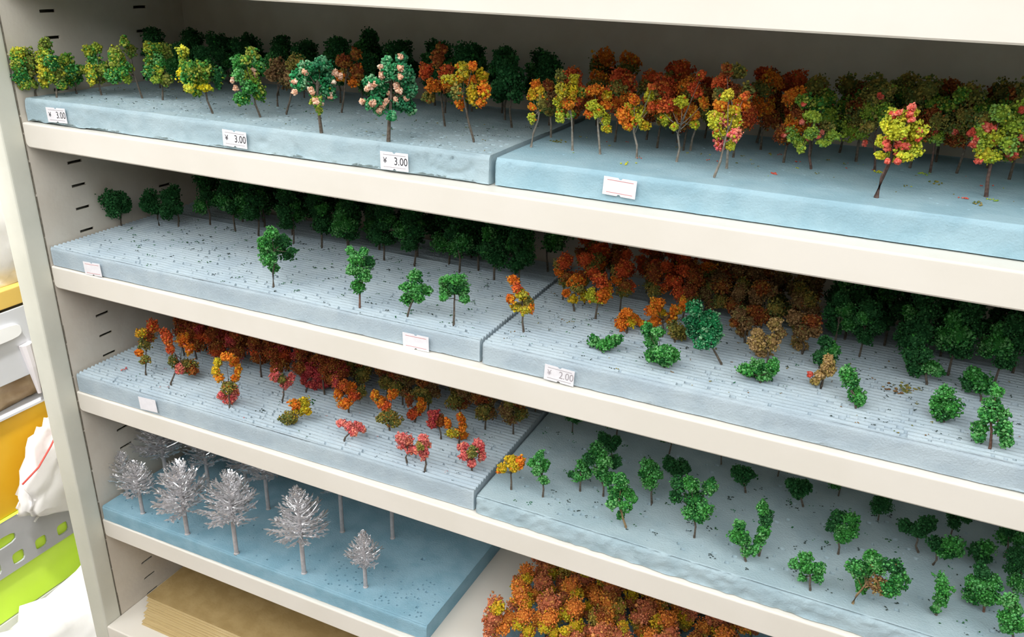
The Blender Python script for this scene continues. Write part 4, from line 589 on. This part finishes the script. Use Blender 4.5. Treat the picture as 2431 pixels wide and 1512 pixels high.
row('brown', F3+.08, grid(12.2, 20.0, [4.4, 5.6, 6.8], 1.25), 'dark brown tree at back of third left foam', 'brown trees at the back of the third shelf', .8, .95)
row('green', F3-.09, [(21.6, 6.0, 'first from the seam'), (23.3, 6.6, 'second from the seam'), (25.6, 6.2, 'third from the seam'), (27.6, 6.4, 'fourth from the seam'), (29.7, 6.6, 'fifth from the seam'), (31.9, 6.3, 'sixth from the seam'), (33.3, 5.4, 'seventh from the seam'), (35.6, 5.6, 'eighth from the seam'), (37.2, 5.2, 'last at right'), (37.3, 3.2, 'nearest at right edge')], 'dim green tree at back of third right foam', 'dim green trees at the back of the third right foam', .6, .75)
row('bright', F4, grid(20.9, 30.2, [1.0, 2.1, 3.2, 4.3, 5.4, 6.5], 1.0, .22), 'rust and orange tree crowded on fourth shelf', 'autumn trees crowded on the fourth shelf', .9, 1.2)

# ------------------------------------------------------------------ silver armatures
def branch_mesh(seed):
    rg = random.Random(seed); m = MB()
    pts = [Vector((0, 0, 0)), Vector((.35, 0, .04)), Vector((.7, 0, .13)), Vector((1, 0, .27))]
    m.tube(pts, [.040, .036, .030, .016], 5)
    for k in range(12):
        t = .22+.78*k/11; i = min(int(t*3), 2); a = pts[i].lerp(pts[i+1], t*3-i)
        s = 1 if k % 2 else -1; L = rg.uniform(.24, .38)
        d = Vector((rg.uniform(.45, .9), s*rg.uniform(.25, .8), rg.uniform(.0, .55))).normalized()
        e = a+d*L; w = d.cross(Vector((0, 0, 1))).normalized()*.056; up = Vector((0, 0, .026))
        mid = a.lerp(e, .6)
        v = [a-w*.3, a+w*.3, mid+w+up, mid-w+up, e, a-up*.6, mid-up]          # flat leaf-like tip, thin wedge
        m.add(v, [(0, 1, 2, 3), (3, 2, 4), (5, 6, 2, 1), (5, 0, 3, 6), (6, 4, 2), (6, 3, 4)])
    return m.mesh('branch')
BR = [branch_mesh(k) for k in range(4)]
for b in BR: b.materials.append(SILVER_M)
rs = random.Random(8)
for i, (b, cb, h, hw, lab) in enumerate(SILVER):
    h = min(h, 4.5); x = b[0]
    if i == 6: x, hw, h = 1.3, 1.2, 3.7
    if i == 0: x = .72
    if i == 5: hw *= 1.2
    if i == 11: x += .45; hw = .95
    if i == 10: hw = .9
    if i in (7, 8, 9): hw = 1.0
    root = empty('tree_armature', (x, b[1], b[2])); tag(root, lab, 'model tree')
    r = .06+.035*(hw/1.2)
    tm = MB().tube([(0, 0, -.15), (0, 0, 0), (0.0, 0, cb), (0.0, 0, h*.9), (0, 0, h)], [r*1.05, r*1.05, r, r*.5, r*.15], 10)
    tm.tube([(0, 0, -.02), (0, 0, .05)], [r*1.5, r*1.2], 10)
    link('trunk', tm.mesh('trunk', smooth=True), SILVER_T, root)
    pointed = i in (4, 5); tiers = 6 if hw < .7 else (7 if hw < 1 else 8)
    for k in range(tiers):
        t = k/(tiers-1); z = cb+(h-cb)*(0.02+.84*t)
        prof = (1-t*.88)**(0.85 if pointed else .5)*(.80+.20*min(1, t*6))
        n = 8 if hw < .7 else (10 if t < .5 else 8)
        for q in range(n):
            L = max(.22, hw*1.12*prof*rs.uniform(.80, 1.06)); yaw = 2*math.pi*(q+.5*(k % 2))/n+rs.uniform(-.15, .15)
            el = -(.06+.60*t+rs.uniform(-.12, .12))
            if x+math.cos(yaw)*L*1.3 < .05: L = max(.15, (x-.05)/max(.2, -math.cos(yaw)*1.3))
            o = link('branch', rs.choice(BR), None, root, (0, 0, z+rs.uniform(-.07, .07)))
            o.rotation_euler = (rs.uniform(-.4, .4), el, yaw); w = min(L*rs.uniform(.9, 1.15), 1.0)
            o.scale = (L, max(w, .55), max(w, .55))

# ------------------------------------------------------------------ fallen crumbs, and dark specks with pit shade as colour
def scatter(label, keys, zf, spots, seed, size=.036):
    rng = np.random.default_rng(seed); V = []; F = []; C = []; off = 0
    for (x, y, s) in spots:
        key = keys[rng.integers(0, len(keys))]; pal = PAL[key]
        n = max(1, int(s*4))
        for _ in range(n):
            o = OCT*size*s**.5*rng.uniform(.5, 1.2, (6, 3)); o[:, 2] *= .6
            a = rng.uniform(0, 6.28); o = o@np.array([[math.cos(a), math.sin(a), 0], [-math.sin(a), math.cos(a), 0], [0, 0, 1]])
            v = o+np.array([x+rng.normal()*.05*s, y+rng.normal()*.05*s, zf+size*.3])
            V.append(v); F.append(OF+off); off += 6; C.append(np.repeat(np.array([pal[rng.integers(0, len(pal))]]), 6, 0))
    o = link('flock_and_specks', mesh_np('flock_and_specks', np.vstack(V), np.vstack(F), colour=np.vstack(C)), FLOCK)
    tag(o, label, 'flock crumbs'); o['kind'] = 'stuff'
rc = random.Random(31)
def spots(n, x0, x1, y0, y1, s0=.3, s1=1.0): return [(rc.uniform(x0, x1), y0+(y1-y0)*rc.random()**.8, rc.uniform(s0, s1)) for _ in range(n)]
scatter('loose dark green crumbs and specks coloured as shaded pits on the top left foam', ['G', 's', 's', 'v', 's'], F1+.055, spots(260, .6, 20, .9, 6, .15, .8), 1)
scatter('loose red and lime crumbs fallen on the top right foam', ['R', 'Y', 'L', 'v'], F1+.012, [(21.06, 4.0, 2.2), (24.1, 2.1, 1.8), (28.3, 3.2, 1.8), (33.3, 3.0, 1.8), (33.6, 2.6, 2), (34.0, 3.2, 1.6), (32.6, 4.6, 2), (32.3, 5.6, 2), (31.0, 5.1, 2)]+spots(60, 21, 36.5, 2.5, 6), 2)
scatter('loose dark green crumbs and specks coloured as shaded pits on the second left foam', ['G', 's', 's', 'E'], F2+.012, spots(330, .6, 20, .35, 6, .15, 1.2), 3)
scatter('loose crumbs and specks coloured as shaded pits on the second right foam', ['s', 's', 'v', 's', 'E', 's', 'b'], F2-.01, spots(430, 20.5, 37, .5, 6, .15, 1.0)+[(33.0, 3.4, 3), (33.2, 3.5, 3), (32.7, 3.2, 3)], 4)
scatter('loose pink and dark crumbs and specks coloured as shaded pits on the third left foam', ['s', 's', 's', 's', 'p', 's', 'G'], F3+.08, spots(420, .6, 19.8, .35, 6, .12, .7)+[(1.7, 1.3, 2), (9.6, 1.2, 2), (11.0, 2.8, 2.5), (16.3, 1.7, 2)], 5)
scatter('loose dark green crumbs and specks coloured as shaded pits on the third right foam', ['s', 's', 'E', 'G'], F3-.075, spots(230, 20.4, 37.5, .5, 6, .15, 1.3), 6)

# ------------------------------------------------------------------ price labels
def text_mesh(body, size):
    cu = bpy.data.curves.new('print', 'FONT'); cu.body = body; cu.size = size; cu.align_x = 'LEFT'; cu.align_y = 'CENTER'; cu.resolution_u = 3
    ob = bpy.data.objects.new('print', cu); COL.objects.link(ob)
    dg = bpy.context.evaluated_depsgraph_get(); me = bpy.data.meshes.new_from_object(ob.evaluated_get(dg))
    bpy.data.objects.remove(ob); bpy.data.curves.remove(cu)
    me.materials.clear()
    return me
def price_tag(label, c, w, h, rot, text=None, ink=INK, lines=REDINK, slope=0.0, notch=True, lean=0.0):
    root = empty('price_label', c); tag(root, label, 'price label')
    root.rotation_euler = (math.pi/2+lean, -rot, slope)
    hw, hh = w/2, h/2; n = .045
    top = [(-hw, hh), (-n*1.4, hh), (-n*.6, hh-n), (n*.6, hh-n), (n*1.4, hh), (hw, hh)]
    bot = [(hw, -hh), (n*1.4, -hh), (n*.6, -hh+n), (-n*.6, -hh+n), (-n*1.4, -hh), (-hw, -hh)]
    pts = top+bot if notch else [(-hw, hh), (hw, hh), (hw, -hh), (-hw, -hh)]
    k = len(pts); T = .012
    V = [(x, y, 0) for x, y in pts]+[(x, y, T) for x, y in pts]
    F = [tuple(range(k)), tuple(range(2*k-1, k-1, -1))]+[(i, (i+1) % k, k+(i+1) % k, k+i) for i in range(k)]
    link('paper', MB().add(V, F).mesh('paper'), PAPER, root)
    if lines:
        for s in (1, -1):
            link('rule_line', MB().box(-hw*.78, hw*.82, s*hh*.68-.009, s*hh*.68+.009, T, T+.003).mesh('rule_line'), lines, root)
    if text:
        for body, x, sc, wx in (('\u00a5', -hw*.80, .26, 1.0), (text, -hw*.02, .36, .82)):
            me = text_mesh(body, 1.0)
            o = link('printed_price', me, ink, root); o.location = Vector((x, .0, T+.005))*U; o.scale = (sc*wx*U, sc*U, U)
price_tag('leftmost white price label reading 3.00 on the top foam front', (1.87, .175, -4.70), 1.03, .56, .03, '3.00', INK, INKF, .022)
price_tag('white price label reading 3.00 in the middle of the top left foam front', (10.5, .36, -4.70), 1.04, .57, -.02, '3.00', INK, INKF, .022)
price_tag('white price label reading 3.00 under the largest blossom tree', (16.92, .50, -4.74), 1.03, .58, .01, '3.00', INK, INKF, .022)
price_tag('blank white label with two red lines on the top right foam front', (24.41, .655, -4.62), .99, .53, -.04, None)
price_tag('blank label with red lines at the left end of second shelf foam', (2.51, .03, -10.83), .97, .56, .05, None)
price_tag('blank label with red lines near the seam of second shelf foam', (17.73, .27, -10.84), 1.03, .56, .02, None)
price_tag('faded white price label reading 2.00 right of the seam, second shelf', (23.05, .23, -10.80), 1.02, .54, -.04, '2.00', INKF, INKF)
price_tag('plain white sticker without lines on the third shelf foam front', (4.41, .05, -16.67), 1.0, .6, .07, None, INK, None, .0, False)

# ------------------------------------------------------------------ wood sheets on the lowest shelf
rw = random.Random(4); zz = -30.075
N = 11
for k in range(N):
    t = .075; y0 = -.02+.10*k+rw.uniform(-.06, .06); xl = 1.5-.06*k+rw.uniform(-.06, .06)
    o = link('wood_sheet', MB().box(0, 17.4+rw.uniform(-.3, .3), 0, 6.2, 0, t-.012).mesh('wood_sheet', bevel=.012, seg=1), WOOD if k < N-1 else WOOD_SHADED, None, (xl, y0, zz))
    lab = 'pale wooden sheet, number %s up in the stack on the lowest shelf' % ('one two three four five six seven eight nine ten eleven'.split()[k])
    if k == N-1: lab = 'topmost sheet of the stack on the lowest shelf, brown with painted shadow'
    if k == 0: lab = 'bottom wooden sheet of the stack, reaching furthest forward'
    tag(o, lab, 'wood sheet', 'sheets stacked on the lowest shelf')
    zz += t

# ------------------------------------------------------------------ neighbouring rack on the left, facing right
RX = -8.0
YEL = mat('yellow_shelf_board', (0.68, 0.44, 0.08), (0.76, 0.52, 0.13), 10, 0.55)
GOLD = mat('golden_box_card', (0.74, 0.42, 0.02), (0.82, 0.50, 0.04), 12, 0.5)
LIME = mat('lime_plastic', (0.62, 0.90, 0.06), (0.68, 0.94, 0.10), 5, 0.35)
GREYP = mat('grey_plastic', (0.40, 0.40, 0.41), (0.45, 0.45, 0.46), 20, 0.5)
BINP = mat('clear_grey_plastic', (0.60, 0.61, 0.64), (0.66, 0.67, 0.70), 12, 0.3)
BAGW = mat('white_plastic_bag', (0.86, 0.84, 0.82), (0.92, 0.90, 0.88), 18, 0.35, 0.3, 60, spec=0.5)
BAGT = mat('brown_filling_bag', (0.34, 0.22, 0.11), (0.55, 0.40, 0.24), 30, 0.4, 0.3, 80, spec=0.5)
ZIPR = mat('red_zip_line', (0.80, 0.10, 0.08))
RACKM = mat('rack_white_steel', (0.74, 0.73, 0.70))
rack = empty('storage_rack', (RX-5, 0, FLOOR_Z)); tag(rack, 'storage rack with yellow boards seen at the left edge beyond the cabinet', 'rack')
def rk(name, mb, material, bevel=0.05):
    return link(name, mb.mesh(name, bevel=bevel), material, rack, (-(RX-5), 0, -FLOOR_Z))
for y in (-9.0, 10.2):
    for x in (RX-9.6, RX-.6): rk('upright', MB().box(x, x+.5, y, y+.5, FLOOR_Z, 2), RACKM)
for z, mm in ((-15.75, YEL), (-34.0, RACKM)): rk('rack_board', MB().box(RX-9.6, RX-.1, -9.2, 10.8, z, z+.95), mm)
rk('base_board', MB().box(RX-9.6, RX+4.2, -9.2, 10.8, -46.6, -45.7), RACKM)
def holed_plate(mb, x, th, y0, y1, z0, z1, holes, n=18):
    """flat plate facing +X with oval holes, built ring by ring"""
    ys = [y0]
    for (cy, cz, ry, rz) in holes: ys += [cy-ry*1.35, cy+ry*1.35]
    ys.append(y1)
    for i in range(0, len(ys), 2):
        if ys[i+1] > ys[i]: mb.box(x-th, x, ys[i], ys[i+1], z0, z1)
    for (cy, cz, ry, rz) in holes:
        a0, a1 = cy-ry*1.35, cy+ry*1.35; V = []; F = []
        for k in range(n):
            t = 2*math.pi*(k+.5)/n; c, s = math.cos(t), math.sin(t)
            sc = min((a1-cy)/max(abs(c), 1e-6), ((z1-cz) if s > 0 else (cz-z0))/max(abs(s), 1e-6))
            pe = 4.0; q = (abs(c)**pe+abs(s)**pe)**(-1/pe)
            for xx in (x, x-th):
                V.append((xx, cy+ry*c*q*.98, cz+rz*s*q*.98)); V.append((xx, cy+c*sc, cz+s*sc))
        for k in range(n):
            a, b = 4*k, 4*((k+1) % n)
            F += [(a, a+1, b+1, b), (a+2, b+2, b+3, a+3), (a, b, b+2, a+2)]
        mb.add(V, F)
        for (yy, z_) in ((a0, z0), (a1, z0), (a0, z1), (a1, z1)):
            k1 = min(range(n), key=lambda k: (V[4*k+1][1]-yy)**2+(V[4*k+1][2]-z_)**2)
            cand = sorted(range(n), key=lambda k: (V[4*k+1][1]-yy)**2+(V[4*k+1][2]-z_)**2)[:2]
            p, q2 = V[4*cand[0]+1], V[4*cand[1]+1]
            mb.add([p, q2, (x, yy, z_), (p[0]-th, p[1], p[2]), (q2[0]-th, q2[1], q2[2]), (x-th, yy, z_)], [(0, 1, 2), (3, 5, 4)])
    return mb
# clear grey bin; a raised white oval paints light through its grip hole
b = empty('plastic_bin', (RX-3, 1, -21.5)); tag(b, 'clear grey plastic bin with a white oval painting light through its grip hole, left edge', 'bin')
def bp_(name, mb, material, bevel=0): return link(name, mb.mesh(name, bevel=bevel), material, b, (-(RX-3), -1, 21.5))
bp_('front_panel', MB().box(RX-.22, RX-.1, -5.0, 6.8, -19.7, -15.9), BINP, .03)
hv = []
for xx in (RX-.1, RX+.08):
    for k in range(24):
        a = 2*math.pi*k/24; c_, s_ = math.cos(a), math.sin(a); qq = (abs(c_)**4+abs(s_)**4)**-.25
        hv.append((xx, 1.9+1.35*c_*qq*.98, -17.0+.38*s_*qq))
bp_('hole_light', MB().add(hv, [tuple(range(24)), tuple(range(47, 23, -1))]+[(k, (k+1) % 24, 24+(k+1) % 24, 24+k) for k in range(24)]), mat('white_hole_light', (.90, .90, .90)))
bp_('side_wall', MB().box(RX-7, RX-.25, 6.7, 6.82, -21.5, -16.2), BINP); bp_('side_wall', MB().box(RX-7, RX-.25, -5.02, -4.9, -21.5, -16.2), BINP)
bp_('base', MB().box(RX-7, RX-.1, -5.0, 6.8, -21.54, -21.42), BINP); bp_('back_wall', MB().box(RX-7.1, RX-7, -5.0, 6.8, -21.5, -16.2), BINP)
bp_('rib', MB().tube([(RX-.02, 3.3, -17.9), (RX+.02, 3.4, -19.2), (RX+.0, 3.5, -20.9)], [.34, .26, .10], 10), mat('pale_scoop', (.78, .74, .76)))
def lumpy(name, label, c, rx, ry, rz, material, seed, cat='plastic bag', flat=0.25, sub=4):
    bm = bmesh.new(); bmesh.ops.create_icosphere(bm, subdivisions=sub, radius=1)
    v = np.array([x.co[:] for x in bm.verts])
    a = vnoise(v[:, 0]*3+v[:, 2], v[:, 1]*3+9, seed, .9)*.35+vnoise(v[:, 0]*2+v[:, 1]*3, v[:, 2]*4, seed+1, .35)*.20+np.abs(vnoise(v[:, 1]*3-v[:, 0], v[:, 2]*3, seed+2, .5))*.25
    sq = np.abs(v)**.75*np.sign(v)
    w = sq*(1+a[:, None])*np.array([rx, ry, rz]); w[:, 2] = np.maximum(w[:, 2], -rz*(1-flat))
    for q, co in zip(bm.verts, w): q.co = Vector(co)*U
    me = bpy.data.meshes.new(name); bm.to_mesh(me); bm.free()
    me.polygons.foreach_set('use_smooth', np.ones(len(me.polygons), bool))
    o = link(name, me, material, None, (c[0], c[1], c[2]+rz*(1-flat))); tag(o, label, cat)
    return o
lumpy('filled_bag', 'brown-filled clear bag slumped in the grey bin', (RX-1.9, 2.2, -21.4), 1.2, 3.4, 1.5, BAGT, 3)
lumpy('plastic_bag', 'white plastic bag on the upper yellow board at left edge', (RX-1.8, 2.6, -14.78), 1.5, 3.4, 2.9, BAGW, 11)
lumpy('plastic_bag', 'large white plastic bag filling the bottom left corner', (RX+1.9, 1.6, -45.68), 1.9, 6.4, 7.6, BAGW, 19)
bx = link('golden_box', MB().box(-3.0, 2.9, -6, 6.2, 0, 5.5).mesh('golden_box', bevel=.06), GOLD, None, (RX-3.2, 0, -27.08)); 
tag(bx, 'golden yellow box under the clear bin at the left edge', 'box')
zb = empty('zip_bag', (RX+.45, 3.3, -27.0)); tag(zb, 'clear zip bag with a red seal line leaning on the golden box', 'zip bag')
bagm = lumpy('tmp', '', (0, 0, 0), .5, 2.4, 3.1, BAGW, 27, flat=.2)
bm_ = bagm.data; bpy.data.objects.remove(bagm)
bo = link('bag', bm_, None, zb); bo.location = Vector((.3, .2, 1.6))*U; bo.rotation_euler = (-.42, 0, 0)
link('seal_line', MB().tube([(.95, -2.7, 2.4), (1.02, -1.7, 2.9), (1.02, -.8, 3.7), (.95, 0.1, 4.6)], [.05]*4, 6).mesh('seal_line', smooth=True), ZIPR, zb)
bun = empty('glass_tube_bundle', (RX+.35, 4.0, -27.0)); tag(bun, 'bundle of clear thin tubes lying on the grey perforated front', 'tube bundle')
CLEAR = mat('clear_tube', (0.72, 0.73, 0.70), rough=.15, spec=.6)
rt = random.Random(2)
for k in range(16):
    y = -1.3+2.9*rt.random(); z = .1+.9*rt.random()
    link('tube', MB().tube([(rt.uniform(-.1, .35), y-1.5, z-.9), (rt.uniform(-.1, .35), y+1.5, z+.9)], [.06, .06], 6).mesh('tube', smooth=True), CLEAR, bun)
cr = empty('lime_crate', (RX-3, 1, -33.0)); tag(cr, 'lime green crate with a grey front strip pierced by oval holes', 'crate')
def cp_(name, mb, material, bevel=0): return link(name, mb.mesh(name, bevel=bevel), material, cr, (-(RX-3), -1, 33.0))
cp_('crate_body', MB().box(RX-7, RX-.1, -7.5, 7.6, -33.0, -27.1), LIME, .08)
hs = [(0.29+1.38*k, -29.55, .36, .37) for k in range(-5, 5)]
cp_('front_strip', holed_plate(MB(), RX+.05, .12, -7.5, 7.6, -30.25, -28.72, hs), GREYP)
cp_('front_strip', holed_plate(MB(), RX+.05, .12, -7.5, 7.6, -28.72, -27.1, [(-4.6, -28.2, 1.05, .33), (-.62, -28.2, 1.05, .33)]), GREYP)
